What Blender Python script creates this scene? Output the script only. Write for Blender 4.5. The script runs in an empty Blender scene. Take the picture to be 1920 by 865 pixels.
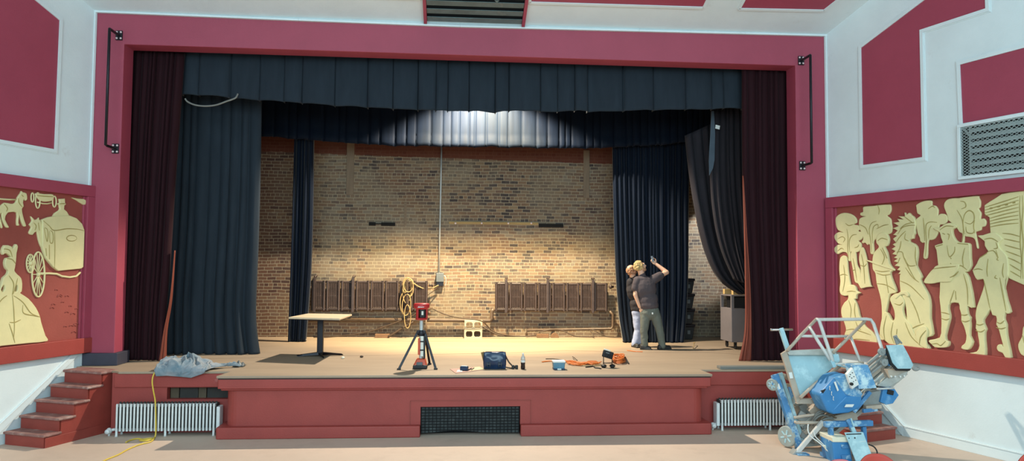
import bpy, bmesh, math, random
from mathutils import Vector, Matrix, noise
R = random.Random(7)
sc = bpy.context.scene
COL = sc.collection
# ------------------------------------------------------------------ camera
F_PX, W, H = 1400.0, 1920, 865
CZ = 2.44                                  # eye height above the hall floor
S = 0.884                                  # stage height
yaw, roll, pitch = math.radians(4.44), 0.0073, math.atan(67.5/1400)
FW = Vector((math.sin(yaw)*math.cos(pitch), math.cos(yaw)*math.cos(pitch), math.sin(pitch)))
r0 = Vector((math.cos(yaw), -math.sin(yaw), 0)); u0 = r0.cross(FW)
RT = r0*math.cos(roll)+u0*math.sin(roll); UP = -r0*math.sin(roll)+u0*math.cos(roll)
EYE = Vector((0, 0, CZ))
cd = bpy.data.cameras.new('camera'); cam = bpy.data.objects.new('camera', cd); COL.objects.link(cam)
cd.sensor_width = 36; cd.sensor_fit = 'HORIZONTAL'; cd.lens = F_PX/W*36
cd.clip_start = .05; cd.clip_end = 200
m3 = Matrix((RT, UP, -FW)).transposed()
cam.matrix_world = Matrix.Translation(EYE) @ m3.to_4x4()
sc.camera = cam
def ray(px, py): return FW + RT*((px-W/2)/F_PX) + UP*((H/2-py)/F_PX)
def AY(px, py, Y): d = ray(px, py); return EYE + d*(Y/d.y)          # point of a vertical plane parallel to the stage front
def AZ(px, py, z=S): d = ray(px, py); return EYE + d*((z-CZ)/d.z)    # point of a level plane
def AP(px, py, p0, n): d = ray(px, py); return EYE + d*((p0-EYE).dot(n)/d.dot(n))
# ------------------------------------------------------------------ materials
def lin(c):
    def f(x):
        x /= 255.0
        return x/12.92 if x <= .04045 else ((x+.055)/1.055)**2.4
    return (f(c[0]), f(c[1]), f(c[2]), 1.0)
def mat(name, col, rough=.7, var=.12, scale=6.0, bump=0.0, bscale=60.0, metal=0.0, sheen=0.0, col2=None, spec=.5, stretch=None, dirt=None):
    m = bpy.data.materials.new(name); m.use_nodes = True
    nt = m.node_tree; b = nt.nodes['Principled BSDF']
    b.inputs['Roughness'].default_value = rough; b.inputs['Metallic'].default_value = metal
    b.inputs['Specular IOR Level'].default_value = spec
    if sheen:
        b.inputs['Sheen Weight'].default_value = sheen; b.inputs['Sheen Roughness'].default_value = .35
    c1 = lin(col); c2 = lin(col2) if col2 else tuple(x*(1-var*2.2) for x in c1[:3])+(1,)
    tc = nt.nodes.new('ShaderNodeTexCoord'); src = tc.outputs['Object']
    if stretch:
        mp = nt.nodes.new('ShaderNodeMapping'); mp.inputs['Scale'].default_value = stretch
        nt.links.new(src, mp.inputs['Vector']); src = mp.outputs['Vector']
    nz = nt.nodes.new('ShaderNodeTexNoise'); nz.inputs['Scale'].default_value = scale; nz.inputs['Detail'].default_value = 6; nz.inputs['Roughness'].default_value = .62
    nt.links.new(src, nz.inputs['Vector'])
    rp = nt.nodes.new('ShaderNodeValToRGB'); rp.color_ramp.elements[0].position = .32; rp.color_ramp.elements[1].position = .68
    rp.color_ramp.elements[0].color = c2; rp.color_ramp.elements[1].color = c1
    nt.links.new(nz.outputs['Fac'], rp.inputs['Fac'])
    out = rp.outputs['Color']
    if dirt:                                   # (colour, scale, low, high): worn patches with a shape of their own
        n2 = nt.nodes.new('ShaderNodeTexNoise'); n2.inputs['Scale'].default_value = dirt[1]; n2.inputs['Detail'].default_value = 8; n2.inputs['Roughness'].default_value = .7
        nt.links.new(src, n2.inputs['Vector'])
        r2 = nt.nodes.new('ShaderNodeValToRGB'); r2.color_ramp.elements[0].position = dirt[2]; r2.color_ramp.elements[1].position = dirt[3]
        r2.color_ramp.elements[0].color = (0, 0, 0, 1); r2.color_ramp.elements[1].color = (1, 1, 1, 1)
        nt.links.new(n2.outputs['Fac'], r2.inputs['Fac'])
        mx = nt.nodes.new('ShaderNodeMix'); mx.data_type = 'RGBA'
        nt.links.new(r2.outputs['Color'], mx.inputs[0]); nt.links.new(out, mx.inputs[6]); mx.inputs[7].default_value = lin(dirt[0])
        out = mx.outputs[2]
    nt.links.new(out, b.inputs['Base Color'])
    if bump:
        n3 = nt.nodes.new('ShaderNodeTexNoise'); n3.inputs['Scale'].default_value = bscale; n3.inputs['Detail'].default_value = 4
        nt.links.new(src, n3.inputs['Vector'])
        bp = nt.nodes.new('ShaderNodeBump'); bp.inputs['Strength'].default_value = bump; bp.inputs['Distance'].default_value = .02
        nt.links.new(n3.outputs['Fac'], bp.inputs['Height']); nt.links.new(bp.outputs['Normal'], b.inputs['Normal'])
    return m
M = {}
M['white'] = mat('white wall paint', (220, 230, 231), .6, .04, 1.2, bump=.08, bscale=40, dirt=((190, 192, 188), 1.3, .62, .78))
M['maroon'] = mat('maroon wall paint', (160, 64, 84), .6, .04, 2.0, bump=.12, bscale=90)
M['brickred'] = mat('brick red paint', (156, 61, 54), .55, .06, 2.5, bump=.1, bscale=60, dirt=((178, 116, 112), 2.6, .66, .80))
M['stepred'] = mat('worn red step paint', (148, 60, 50), .55, .08, 5.0, bump=.1, bscale=60)
M['tread'] = mat('worn red-brown tread', (150, 104, 96), .7, .16, 7.0, bump=.15, bscale=50, dirt=((176, 150, 140), 6, .5, .7))
M['muralbg'] = mat('terracotta mural ground', (152, 72, 62), .7, .05, 3.0, bump=.12, bscale=40)
M['cream'] = mat('cream relief paint', (226, 214, 160), .65, .05, 4.0, bump=.06, bscale=40)
M['groove'] = mat('olive relief line', (172, 154, 92), .75, .10, 9.0)
M['plinth'] = mat('dark plinth paint', (58, 58, 72), .6, .1, 4)
M['stagefloor'] = mat('scuffed stage boards', (166, 146, 124), .6, .09, 1.3, bump=.06, bscale=30, stretch=(.35, 1.6, 1), dirt=((150, 130, 110), 1.1, .5, .75))
M['dark'] = mat('black paint', (22, 22, 24), .55, .1, 8)
M['slot'] = mat('black void lining', (10, 10, 11), .9, .1, 8)
M['blackcloth'] = mat('charcoal stage cloth', (43, 51, 59), .9, .10, 3, bump=.12, bscale=150, sheen=.04, spec=.15, stretch=(3, 3, .5))
M['sootcloth'] = mat('soot black stage cloth', (46, 43, 48), .9, .10, 3, bump=.12, bscale=150, sheen=.04, spec=.15, stretch=(3, 3, .5))
M['oldboard'] = mat('old dark board', (92, 80, 62), .8, .14, 6)
M['olddark'] = mat('old black board and gap shade', (58, 56, 52), .8, .14, 6)  # black boards; also paints the shade between radiator columns
M['navy'] = mat('navy velvet', (8, 20, 36), .65, .14, 4, bump=.08, bscale=120, sheen=.16, spec=.12, stretch=(4, 4, .4))
M['maroonvelvet'] = mat('maroon velvet', (42, 16, 22), .8, .12, 4, bump=.08, bscale=120, sheen=.04, spec=.15, stretch=(4, 4, .4))
M['orangelit'] = mat('rust lamplight on curtain', (120, 52, 34), .75, .12, 4, stretch=(4, 4, .4))  # orange lamplight painted onto the curtains' inner folds
M['rad'] = mat('silver radiator paint', (224, 227, 225), .4, .06, 14)
M['radbrown'] = mat('brown radiator iron', (66, 53, 50), .5, .14, 12, dirt=((196, 190, 176), 26, .68, .74))
M['pipe'] = mat('brown painted pipe', (98, 80, 64), .5, .14, 9)
M['steel'] = mat('galvanised steel', (200, 204, 202), .4, .08, 10, metal=.3)
M['blackmetal'] = mat('black metal', (26, 22, 30), .4, .1, 8, metal=.3)
M['bolt'] = mat('pale bolt heads', (226, 206, 206), .4, .05, 8)
M['greygreen'] = mat('dusty grey louvre', (104, 122, 122), .65, .14, 5, dirt=((130, 138, 132), 3.5, .6, .75))
M['louvre'] = mat('pale louvre paint', (166, 178, 176), .6, .08, 5)
M['wood'] = mat('pale table top', (214, 192, 160), .5, .06, 3, stretch=(.6, 6, 1))
M['plank'] = mat('grey plank', (126, 126, 120), .7, .10, 3, stretch=(.5, 8, 8))
M['pine'] = mat('yellow pine', (214, 180, 118), .6, .1, 4, stretch=(.6, 8, 8))
M['batten'] = mat('weathered batten', (126, 108, 88), .75, .12, 5, stretch=(6, 6, .6))
M['concrete'] = mat('concrete block', (196, 186, 160), .85, .08, 12, bump=.25, bscale=120)
M['brickbrown'] = mat('loose brown brick', (128, 96, 70), .8, .12, 14, bump=.2, bscale=90)
M['yellow'] = mat('yellow cord', (222, 190, 70), .5, .06, 20)
M['tancord'] = mat('tan rope cable', (172, 146, 100), .6, .1, 20)
M['blackcord'] = mat('dark rubber cable', (70, 54, 40), .6, .1, 20)
M['orange'] = mat('orange cord', (222, 120, 52), .5, .12, 20)
M['blue'] = mat('scuffed blue enamel', (74, 134, 184), .45, .10, 6, dirt=((186, 214, 222), 7, .50, .64))
M['bluesolid'] = mat('blue moulded plastic', (62, 134, 190), .42, .08, 4, dirt=((120, 170, 206), 5, .58, .72))
M['aluminium'] = mat('dull aluminium', (196, 196, 188), .42, .10, 9, metal=.35, dirt=((206, 204, 196), 12, .58, .7))
M['plate'] = mat('paint spotted plate', (168, 204, 212), .55, .06, 5, dirt=((196, 224, 228), 6, .5, .66))
M['greyrail'] = mat('grey enamel rail', (214, 212, 206), .45, .06, 8)
M['beige'] = mat('beige painted steel', (186, 170, 152), .5, .08, 6)
M['castgrey'] = mat('dull cast grey', (150, 152, 148), .5, .10, 9)
M['bluepale'] = mat('paint-splashed blue sheet', (96, 156, 200), .5, .08, 5, dirt=((198, 222, 228), 9, .46, .60))
M['tyre'] = mat('grey rubber tyre', (168, 172, 164), .7, .08, 12)
M['seatred'] = mat('red plastic shell', (196, 70, 56), .4, .05, 4)
M['seatpink'] = mat('faded red plastic shell', (206, 108, 112), .4, .05, 4)
M['chrome'] = mat('chrome tube', (190, 192, 192), .2, .04, 8, metal=.9)
M['toolred'] = mat('red tool plastic', (186, 40, 42), .4, .06, 6)
M['toolorange'] = mat('orange red housing', (206, 82, 50), .4, .06, 6)
M['toolgrey'] = mat('grey plastic', (96, 102, 104), .45, .08, 8)
M['lens'] = mat('milky lens', (226, 224, 212), .25, .03, 8)
M['bag'] = mat('navy vinyl', (26, 52, 84), .25, .15, 8, dirt=((64, 96, 128), 8, .62, .72))
M['tan'] = mat('tan lining', (150, 118, 70), .7, .1, 8)
M['paper'] = mat('paper', (230, 224, 200), .7, .04, 8)
M['pinkpaper'] = mat('pinkish card', (190, 150, 136), .7, .06, 8)
M['yellowpaper'] = mat('pale yellow sheet', (234, 216, 160), .7, .05, 8)
M['cola'] = mat('dark cola', (34, 22, 26), .15, .05, 8)
M['clearplastic'] = mat('clear pale plastic', (206, 196, 186), .15, .04, 8)
M['tubblue'] = mat('blue grey tub', (92, 140, 164), .35, .1, 9)
M['cartgrey'] = mat('grey laminate', (124, 116, 116), .6, .06, 4)
M['blanket'] = mat('grey blue moving blanket', (152, 154, 158), .9, .10, 5, bump=.25, bscale=70, col2=(100, 124, 136))
M['skin'] = mat('skin', (226, 176, 146), .55, .05, 10)
M['hair'] = mat('blond hair', (208, 174, 116), .75, .2, 30, bump=.6, bscale=50)
M['hair2'] = mat('short reddish hair', (190, 140, 104), .75, .16, 40, bump=.4, bscale=80)
M['shirt'] = mat('charcoal T-shirt', (78, 68, 71), .85, .08, 8, bump=.1, bscale=90)
M['shirt2'] = mat('black T-shirt', (44, 40, 44), .85, .08, 8)
M['trousers'] = mat('grey green trousers', (104, 108, 99), .85, .10, 6, bump=.1, bscale=80)
M['jeans'] = mat('pale blue jeans', (168, 178, 208), .85, .08, 8)
M['shoe'] = mat('dark shoe leather', (44, 42, 42), .6, .1, 8)
M['phone'] = mat('pale phone body', (120, 128, 136), .3, .05, 8)
M['label'] = mat('white sticker', (228, 228, 222), .5, .03, 8)

def concrete_floor():
    m = mat('dusty hall floor', (204, 182, 164), .65, .06, .8, bump=.05, bscale=25, dirt=((180, 160, 144), 1.6, .5, .76))
    return m
M['floor'] = concrete_floor()

def brick_mat():
    m = bpy.data.materials.new('old common brick'); m.use_nodes = True
    nt = m.node_tree; N = nt.nodes; Lk = nt.links; b = N['Principled BSDF']; b.inputs['Roughness'].default_value = .85
    b.inputs['Specular IOR Level'].default_value = .25
    geo = N.new('ShaderNodeNewGeometry')
    def noise_n(scale, detail=4, rough=.6, vec=None):
        n = N.new('ShaderNodeTexNoise'); n.inputs['Scale'].default_value = scale; n.inputs['Detail'].default_value = detail; n.inputs['Roughness'].default_value = rough
        Lk.new(vec or geo.outputs['Position'], n.inputs['Vector']); return n
    sp = N.new('ShaderNodeSeparateXYZ'); Lk.new(geo.outputs['Position'], sp.inputs[0])
    def ma(op, a, b_=None, c=None):
        n = N.new('ShaderNodeMath'); n.operation = op
        for i, v in enumerate((a, b_, c)):
            if v is None: continue
            if isinstance(v, (int, float)): n.inputs[i].default_value = v
            else: Lk.new(v, n.inputs[i])
        return n.outputs[0]
    def mix(f, a, b_, fac_is_val=False):
        n = N.new('ShaderNodeMix'); n.data_type = 'RGBA'
        if isinstance(f, (int, float)): n.inputs[0].default_value = f
        else: Lk.new(f, n.inputs[0])
        for i, v in ((6, a), (7, b_)):
            if isinstance(v, tuple): n.inputs[i].default_value = v
            else: Lk.new(v, n.inputs[i])
        return n.outputs[2]
    wob = noise_n(7, 3); wob2 = noise_n(1.1, 2)
    x = ma('ADD', sp.outputs[0], ma('MULTIPLY', ma('SUBTRACT', wob.outputs['Fac'], .5), .03))
    z = ma('ADD', sp.outputs[2], ma('MULTIPLY', ma('SUBTRACT', wob2.outputs['Fac'], .5), .05))
    z = ma('ADD', z, ma('MULTIPLY', ma('SUBTRACT', wob.outputs['Fac'], .5), .012))
    zr = ma('DIVIDE', z, .070); row = ma('FLOOR', zr); fz = ma('FRACT', zr)
    head = ma('LESS_THAN', ma('MODULO', row, 7.0), .5)
    Ln = ma('SUBTRACT', .19, ma('MULTIPLY', head, .095))
    wn = N.new('ShaderNodeTexWhiteNoise'); wn.noise_dimensions = '1D'; Lk.new(row, wn.inputs['W'])
    ux = ma('ADD', ma('ADD', ma('DIVIDE', x, Ln), ma('MULTIPLY', ma('MODULO', row, 2.0), .5)), ma('MULTIPLY', wn.outputs['Value'], .3))
    cell = ma('FLOOR', ux); fx = ma('MULTIPLY', ma('FRACT', ux), Ln)
    mort_z = ma('LESS_THAN', fz, .165); mort_x = ma('LESS_THAN', fx, .0105)
    mort = ma('MAXIMUM', mort_z, mort_x)
    cv = N.new('ShaderNodeCombineXYZ'); Lk.new(cell, cv.inputs[0]); Lk.new(row, cv.inputs[1])
    w2 = N.new('ShaderNodeTexWhiteNoise'); w2.noise_dimensions = '2D'; Lk.new(cv.outputs[0], w2.inputs['Vector'])
    mp = N.new('ShaderNodeMapping'); mp.inputs['Scale'].default_value = (.55, 1, 2.2); Lk.new(geo.outputs['Position'], mp.inputs['Vector'])
    big = noise_n(.9, 4, .65, mp.outputs['Vector'])
    idv = ma('ADD', w2.outputs['Value'], ma('MULTIPLY', ma('SUBTRACT', big.outputs['Fac'], .5), 1.9))
    rp = N.new('ShaderNodeValToRGB'); cr = rp.color_ramp
    cols = [(0.0, (58, 56, 58)), (.14, (80, 74, 72)), (.30, (112, 94, 80)), (.5, (136, 110, 86)), (.68, (118, 98, 84)), (.84, (148, 126, 98)), (1, (132, 122, 108))]
    cr.elements[0].position, cr.elements[0].color = cols[0][0], lin(cols[0][1])
    cr.elements[1].position, cr.elements[1].color = cols[-1][0], lin(cols[-1][1])
    for p, c in cols[1:-1]:
        e = cr.elements.new(p); e.color = lin(c)
    Lk.new(idv, rp.inputs['Fac'])
    fine = noise_n(30, 5); col = mix(ma('MULTIPLY', fine.outputs['Fac'], .35), rp.outputs['Color'], lin((112, 92, 80)))
    # old mortar wash smeared over whole areas
    sm = noise_n(1.3, 7, .72); r2 = N.new('ShaderNodeValToRGB'); r2.color_ramp.elements[0].position = .46; r2.color_ramp.elements[1].position = .64
    Lk.new(sm.outputs['Fac'], r2.inputs['Fac'])
    gy = noise_n(.9, 5); smc = mix(gy.outputs['Fac'], lin((144, 122, 92)), lin((118, 118, 112)))
    col = mix(ma('MULTIPLY', r2.outputs['Color'], .85), col, smc)
    # reddish weathered zones
    rd = noise_n(.42, 2); r3 = N.new('ShaderNodeValToRGB'); r3.color_ramp.elements[0].position = .55; r3.color_ramp.elements[1].position = .72
    Lk.new(rd.outputs['Fac'], r3.inputs['Fac'])
    col = mix(ma('MULTIPLY', r3.outputs['Color'], .35), col, lin((104, 70, 56)))
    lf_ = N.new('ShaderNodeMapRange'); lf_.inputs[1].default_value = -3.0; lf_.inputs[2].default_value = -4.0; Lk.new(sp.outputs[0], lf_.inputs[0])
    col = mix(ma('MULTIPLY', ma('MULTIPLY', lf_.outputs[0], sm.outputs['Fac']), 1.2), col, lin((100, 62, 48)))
    mcol = mix(ma('MULTIPLY', sm.outputs['Fac'], .4), lin((172, 160, 136)), lin((136, 124, 106)))
    col = mix(mort, col, mcol)
    # white plaster flecks
    fl = noise_n(3.1, 7, .75); r4 = N.new('ShaderNodeValToRGB'); r4.color_ramp.elements[0].position = .69; r4.color_ramp.elements[1].position = .72
    Lk.new(fl.outputs['Fac'], r4.inputs['Fac']); col = mix(ma('MULTIPLY', r4.outputs['Color'], .7), col, lin((190, 180, 158)))
    # red-brown top band of the wall
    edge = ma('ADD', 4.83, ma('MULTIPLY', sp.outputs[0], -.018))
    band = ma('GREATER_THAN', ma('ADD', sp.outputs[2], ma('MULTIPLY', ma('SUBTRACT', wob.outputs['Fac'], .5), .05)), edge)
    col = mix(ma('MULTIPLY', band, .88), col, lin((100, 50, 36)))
    col = mix(.16, col, lin((20, 18, 16)))
    Lk.new(col, b.inputs['Base Color'])
    bp = N.new('ShaderNodeBump'); bp.inputs['Strength'].default_value = .5; bp.inputs['Distance'].default_value = .012
    hgt = ma('ADD', ma('SUBTRACT', 1.0, mort), ma('MULTIPLY', fine.outputs['Fac'], .4))
    Lk.new(hgt, bp.inputs['Height']); Lk.new(bp.outputs['Normal'], b.inputs['Normal'])
    return m
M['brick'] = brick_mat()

# ------------------------------------------------------------------ objects
def top(o):
    while o.parent is not None: o = o.parent
    return o
def tag(o, label=None, cat=None, group=None, kind=None):
    if label: o['label'] = label
    if cat: o['category'] = cat
    if group: o['group'] = group
    if kind: o['kind'] = kind
    return o
def thing(name, label, cat, loc, group=None):
    o = bpy.data.objects.new(name, None); COL.objects.link(o); o.location = loc; o.empty_display_size = .1
    return tag(o, label, cat, group)
def catmull(pts, n=6, closed=False):
    pts = [Vector(p) for p in pts]; out = []
    L = len(pts); rng = range(L if closed else L-1)
    for i in rng:
        if closed: a, b, c, d = pts[(i-1) % L], pts[i], pts[(i+1) % L], pts[(i+2) % L]
        else: a, b, c, d = pts[max(i-1, 0)], pts[i], pts[i+1], pts[min(i+2, L-1)]
        for k in range(n):
            t = k/n
            out.append(.5*((2*b)+(c-a)*t+(2*a-5*b+4*c-d)*t*t+(3*b-a-3*c+d)*t**3))
    if not closed: out.append(pts[-1])
    return out
class MB:
    def __init__(s): s.v = []; s.f = []; s.mi = []
    def add(s, vs, fs, mi=0):
        o = len(s.v); s.v += [Vector(v) for v in vs]; s.f += [tuple(i+o for i in f) for f in fs]; s.mi += [mi]*len(fs); return s
    def hexa(s, b, t, mi=0):                 # four bottom corners, four top corners, same turning sense
        return s.add(list(b)+list(t), [(3, 2, 1, 0), (4, 5, 6, 7), (0, 1, 5, 4), (1, 2, 6, 5), (2, 3, 7, 6), (3, 0, 4, 7)], mi)
    def box(s, lo, hi, mi=0):
        x0, y0, z0 = lo; x1, y1, z1 = hi
        return s.hexa([(x0, y0, z0), (x1, y0, z0), (x1, y1, z0), (x0, y1, z0)], [(x0, y0, z1), (x1, y0, z1), (x1, y1, z1), (x0, y1, z1)], mi)
    def obox(s, c, ax, ay, az, sx, sy, sz, mi=0):   # oriented box: centre, unit axes, full sizes
        c = Vector(c); X = Vector(ax)*sx/2; Y = Vector(ay)*sy/2; Z = Vector(az)*sz/2
        return s.hexa([c-X-Y-Z, c+X-Y-Z, c+X+Y-Z, c-X+Y-Z], [c-X-Y+Z, c+X-Y+Z, c+X+Y+Z, c-X+Y+Z], mi)
    def beam(s, p0, p1, w, d, side=None, mi=0):     # bar of section w (across) by d (towards 'side' normal)
        p0 = Vector(p0); p1 = Vector(p1); a = (p1-p0); L = a.length; a.normalize()
        n = Vector(side) if side else Vector((0, 1, 0))
        n = (n-a*n.dot(a))
        if n.length < 1e-4: n = Vector((1, 0, 0))-a*a.x
        n.normalize(); x = a.cross(n)
        return s.obox((p0+p1)/2, a, x, n, L, w, d, mi)
    def tube(s, pts, r, n=10, cap=True, closed=False, mi=0):
        pts = [Vector(p) for p in pts]; L = len(pts); rr = r if isinstance(r, (list, tuple)) else [r]*L
        o = len(s.v); t0 = None; nrm = None
        for i, p in enumerate(pts):
            if closed: t = (pts[(i+1) % L]-pts[i-1])
            else: t = pts[min(i+1, L-1)]-pts[max(i-1, 0)]
            if t.length < 1e-9: t = Vector((0, 0, 1))
            t.normalize()
            if nrm is None:
                nrm = Vector((0, 0, 1)) if abs(t.z) < .9 else Vector((1, 0, 0))
            nrm = nrm-t*nrm.dot(t)
            if nrm.length < 1e-6: nrm = t.orthogonal()
            nrm.normalize(); bi = t.cross(nrm)
            for k in range(n):
                a = 2*math.pi*k/n
                s.v.append(p+(nrm*math.cos(a)+bi*math.sin(a))*rr[i])
        m = L if closed else L-1
        for i in range(m):
            for k in range(n):
                a = o+i*n+k; b = o+i*n+(k+1) % n; c = o+((i+1) % L)*n+(k+1) % n; d = o+((i+1) % L)*n+k
                s.f.append((a, b, c, d)); s.mi.append(mi)
        if cap and not closed:
            s.f.append(tuple(o+k for k in reversed(range(n)))); s.mi.append(mi)
            s.f.append(tuple(o+(L-1)*n+k for k in range(n))); s.mi.append(mi)
        return s
    def lathe(s, prof, c, axis=(0, 0, 1), n=20, mi=0):     # prof: (radius, height) pairs along axis from c
        c = Vector(c); a = Vector(axis).normalized(); u = a.orthogonal().normalized(); w = a.cross(u); o = len(s.v); L = len(prof)
        for r, h in prof:
            for k in range(n):
                t = 2*math.pi*k/n; s.v.append(c+a*h+(u*math.cos(t)+w*math.sin(t))*max(r, 1e-4))
        for i in range(L-1):
            for k in range(n):
                s.f.append((o+i*n+k, o+i*n+(k+1) % n, o+(i+1)*n+(k+1) % n, o+(i+1)*n+k)); s.mi.append(mi)
        s.f.append(tuple(o+k for k in reversed(range(n)))); s.f.append(tuple(o+(L-1)*n+k for k in range(n))); s.mi += [mi, mi]
        return s
    def prism(s, poly, d, mi=0):               # planar polygon (3D points, order free of holes) pushed along d
        n = len(poly); d = Vector(d); p = [Vector(q) for q in poly]
        return s.add(p+[q+d for q in p], [tuple(reversed(range(n))), tuple(range(n, 2*n))]+[(i, (i+1) % n, (i+1) % n+n, i+n) for i in range(n)], mi)
    def ell(s, c, rx, ry, rz, rot=None, nu=16, nv=10, mi=0):
        c = Vector(c); o = len(s.v)
        for i in range(nv+1):
            ph = math.pi*i/nv
            for k in range(nu):
                t = 2*math.pi*k/nu; p = Vector((rx*math.sin(ph)*math.cos(t), ry*math.sin(ph)*math.sin(t), rz*math.cos(ph)))
                if i in (0, nv): p += Vector((math.cos(t), math.sin(t), 0))*1e-4
                if rot: p = rot @ p
                s.v.append(c+p)
        for i in range(nv):
            for k in range(nu):
                s.f.append((o+i*nu+k, o+(i+1)*nu+k, o+(i+1)*nu+(k+1) % nu, o+i*nu+(k+1) % nu)); s.mi.append(mi)
        s.f.append(tuple(o+k for k in range(nu))); s.f.append(tuple(o+nv*nu+k for k in reversed(range(nu)))); s.mi += [mi, mi]
        return s
    def cap(s, p0, p1, ra, rb, n=14):          # tapered capsule
        p0 = Vector(p0); p1 = Vector(p1); L = (p1-p0).length; pr = []
        for i in range(6): a = math.pi/2*(1-i/5); pr.append((ra*math.cos(a), -ra*math.sin(a)))
        for i in range(6): a = math.pi/2*i/5; pr.append((rb*math.cos(a), L+rb*math.sin(a)))
        return s.lathe(pr, p0, (p1-p0), n)
    def grid(s, fn, nu, nv, mi=0, closed=False):
        o = len(s.v)
        for j in range(nv+1):
            for i in range(nu+1): s.v.append(Vector(fn(i/nu, j/nv)))
        for j in range(nv):
            for i in range(nu):
                a = o+j*(nu+1)+i; s.f.append((a, a+1, a+nu+2, a+nu+1)); s.mi.append(mi)
        return s
    def build(s, name, material, parent=None, smooth=False, bevel=0, solid=0, origin=None, segs=2):
        if parent is not None: org = top(parent).location.copy()
        elif origin is not None: org = Vector(origin)
        else:
            xs = [v.x for v in s.v]; ys = [v.y for v in s.v]; zs = [v.z for v in s.v]
            org = Vector(((min(xs)+max(xs))/2, (min(ys)+max(ys))/2, min(zs)))
        me = bpy.data.meshes.new(name); me.from_pydata([tuple(v-org) for v in s.v], [], s.f); me.update()
        bm = bmesh.new(); bm.from_mesh(me); bmesh.ops.recalc_face_normals(bm, faces=bm.faces); bm.to_mesh(me); bm.free()
        mats = material if isinstance(material, (list, tuple)) else [material]
        for m in mats: me.materials.append(m)
        for p, i in zip(me.polygons, s.mi): p.material_index = i
        if smooth: me.polygons.foreach_set('use_smooth', [True]*len(me.polygons))
        o = bpy.data.objects.new(name, me); COL.objects.link(o)
        if parent is not None: o.parent = parent
        else: o.location = org
        if solid:
            md = o.modifiers.new('thickness', 'SOLIDIFY'); md.thickness = solid; md.offset = 0
        if bevel:
            md = o.modifiers.new('edges', 'BEVEL'); md.width = bevel; md.segments = segs; md.limit_method = 'ANGLE'; md.angle_limit = math.radians(40)
            me.polygons.foreach_set('use_smooth', [True]*len(me.polygons))
            wn = o.modifiers.new('normals', 'WEIGHTED_NORMAL'); wn.keep_sharp = False
        return o
def struct(name, mb, material, **k):
    o = mb.build(name, material, None, **k); o['kind'] = 'structure'; return o
def copy_tree(o, parent=None):
    c = o.copy(); COL.objects.link(c); c.parent = parent
    for ch in list(o.children): copy_tree(ch, c)
    return c
def sag(p0, p1, drop, n=14):
    p0 = Vector(p0); p1 = Vector(p1)
    return [p0.lerp(p1, i/n)-Vector((0, 0, drop*4*(i/n)*(1-i/n))) for i in range(n+1)]
# ------------------------------------------------------------------ room shell
T18 = math.radians(18)
class Wall:
    def __init__(s, x0, sd):
        s.p0 = Vector((x0, 11.95, 0)); s.sd = sd
        s.d = Vector((sd*math.sin(T18), -math.cos(T18), 0)); s.n = Vector((-sd*math.cos(T18), -math.sin(T18), 0))
    def at(s, px, py, off=0): return AP(px, py, s.p0+s.n*off, s.n)
    def pt(s, a, z, off=0): return s.p0+s.d*a+s.n*off+Vector((0, 0, z))
    def loc(s, px, py, off=0): q = s.at(px, py, off)-s.p0; return (q.dot(s.d), q.z)
    def slab(s, mb, a0, a1, z0, z1, o0, o1, mi=0):
        return mb.hexa([s.pt(a0, z0, o0), s.pt(a1, z0, o0), s.pt(a1, z0, o1), s.pt(a0, z0, o1)], [s.pt(a0, z1, o0), s.pt(a1, z1, o0), s.pt(a1, z1, o1), s.pt(a0, z1, o1)], mi)
    def poly(s, mb, pts, o0, o1, mi=0): return mb.prism([s.pt(a, z, o0) for a, z in pts], s.n*(o1-o0), mi)
    def bar(s, mb, a, b, w, o0, o1, mi=0):           # straight moulding between two wall points
        A = Vector((a[0], a[1])); B = Vector((b[0], b[1])); t = (B-A).normalized(); q = Vector((-t.y, t.x))*w/2; e = t*w/2
        return s.poly(mb, [tuple(A-e+q), tuple(B+e+q), tuple(B+e-q), tuple(A-e-q)], o0, o1, mi)
WL = Wall(-5.6, -1); WR = Wall(6.18, 1)
mb = MB(); mb.box((-14, -6, -.2), (14, 12.4, 0)); struct('floor', mb, M['floor'])
for w, nm in ((WL, 'wall_left'), (WR, 'wall_right')):
    mb = MB(); w.slab(mb, -.05, 15, 0, 10, -.25, 0); struct(nm, mb, M['white'])
mb = MB()                                            # sloping splay above the stage, then the level ceiling
k = .353
def ceil_pt(x, y, off=0): return Vector((x, y, 6.36+k*(11.95-y)-off))
mb.hexa([ceil_pt(-9.5, 11.97), ceil_pt(9.5, 11.97), ceil_pt(12, 4), ceil_pt(-12, 4)], [ceil_pt(-9.5, 11.97, -.2), ceil_pt(9.5, 11.97, -.2), ceil_pt(12, 4, -.2), ceil_pt(-12, 4, -.2)])
zc = ceil_pt(0, 4).z
mb.box((-14, -6, zc), (14, 4.02, zc+.2)); struct('ceiling', mb, M['white'])
# proscenium wall
Yp, Yb = 11.95, 12.3
mb = MB()
mb.prism([(-5.62, Yp, S), (-5.17, Yp, S), (-5.17, Yp, 5.865), (5.665, Yp, 5.835), (5.665, Yp, S), (6.22, Yp, S), (6.22, Yp, 6.4), (-5.62, Yp, 6.4)], (0, Yb-Yp, 0))
struct('wall_proscenium', mb, M['maroon'], bevel=.012)
mb = MB()                                            # blank wall around and above the opening, hidden from the hall
mb.box((-9, 12.0, 6.38), (9, 12.3, 10)); mb.box((-9, 12.0, 0), (-5.6, 12.3, 6.4)); mb.box((6.2, 12.0, 0), (9, 12.3, 6.4))
struct('wall_front', mb, M['white'])
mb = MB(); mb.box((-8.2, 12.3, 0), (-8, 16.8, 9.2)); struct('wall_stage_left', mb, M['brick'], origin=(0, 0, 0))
mb = MB(); mb.box((8.5, 12.3, 0), (8.7, 16.8, 9.2)); struct('wall_stage_right', mb, M['brick'], origin=(0, 0, 0))
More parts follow.
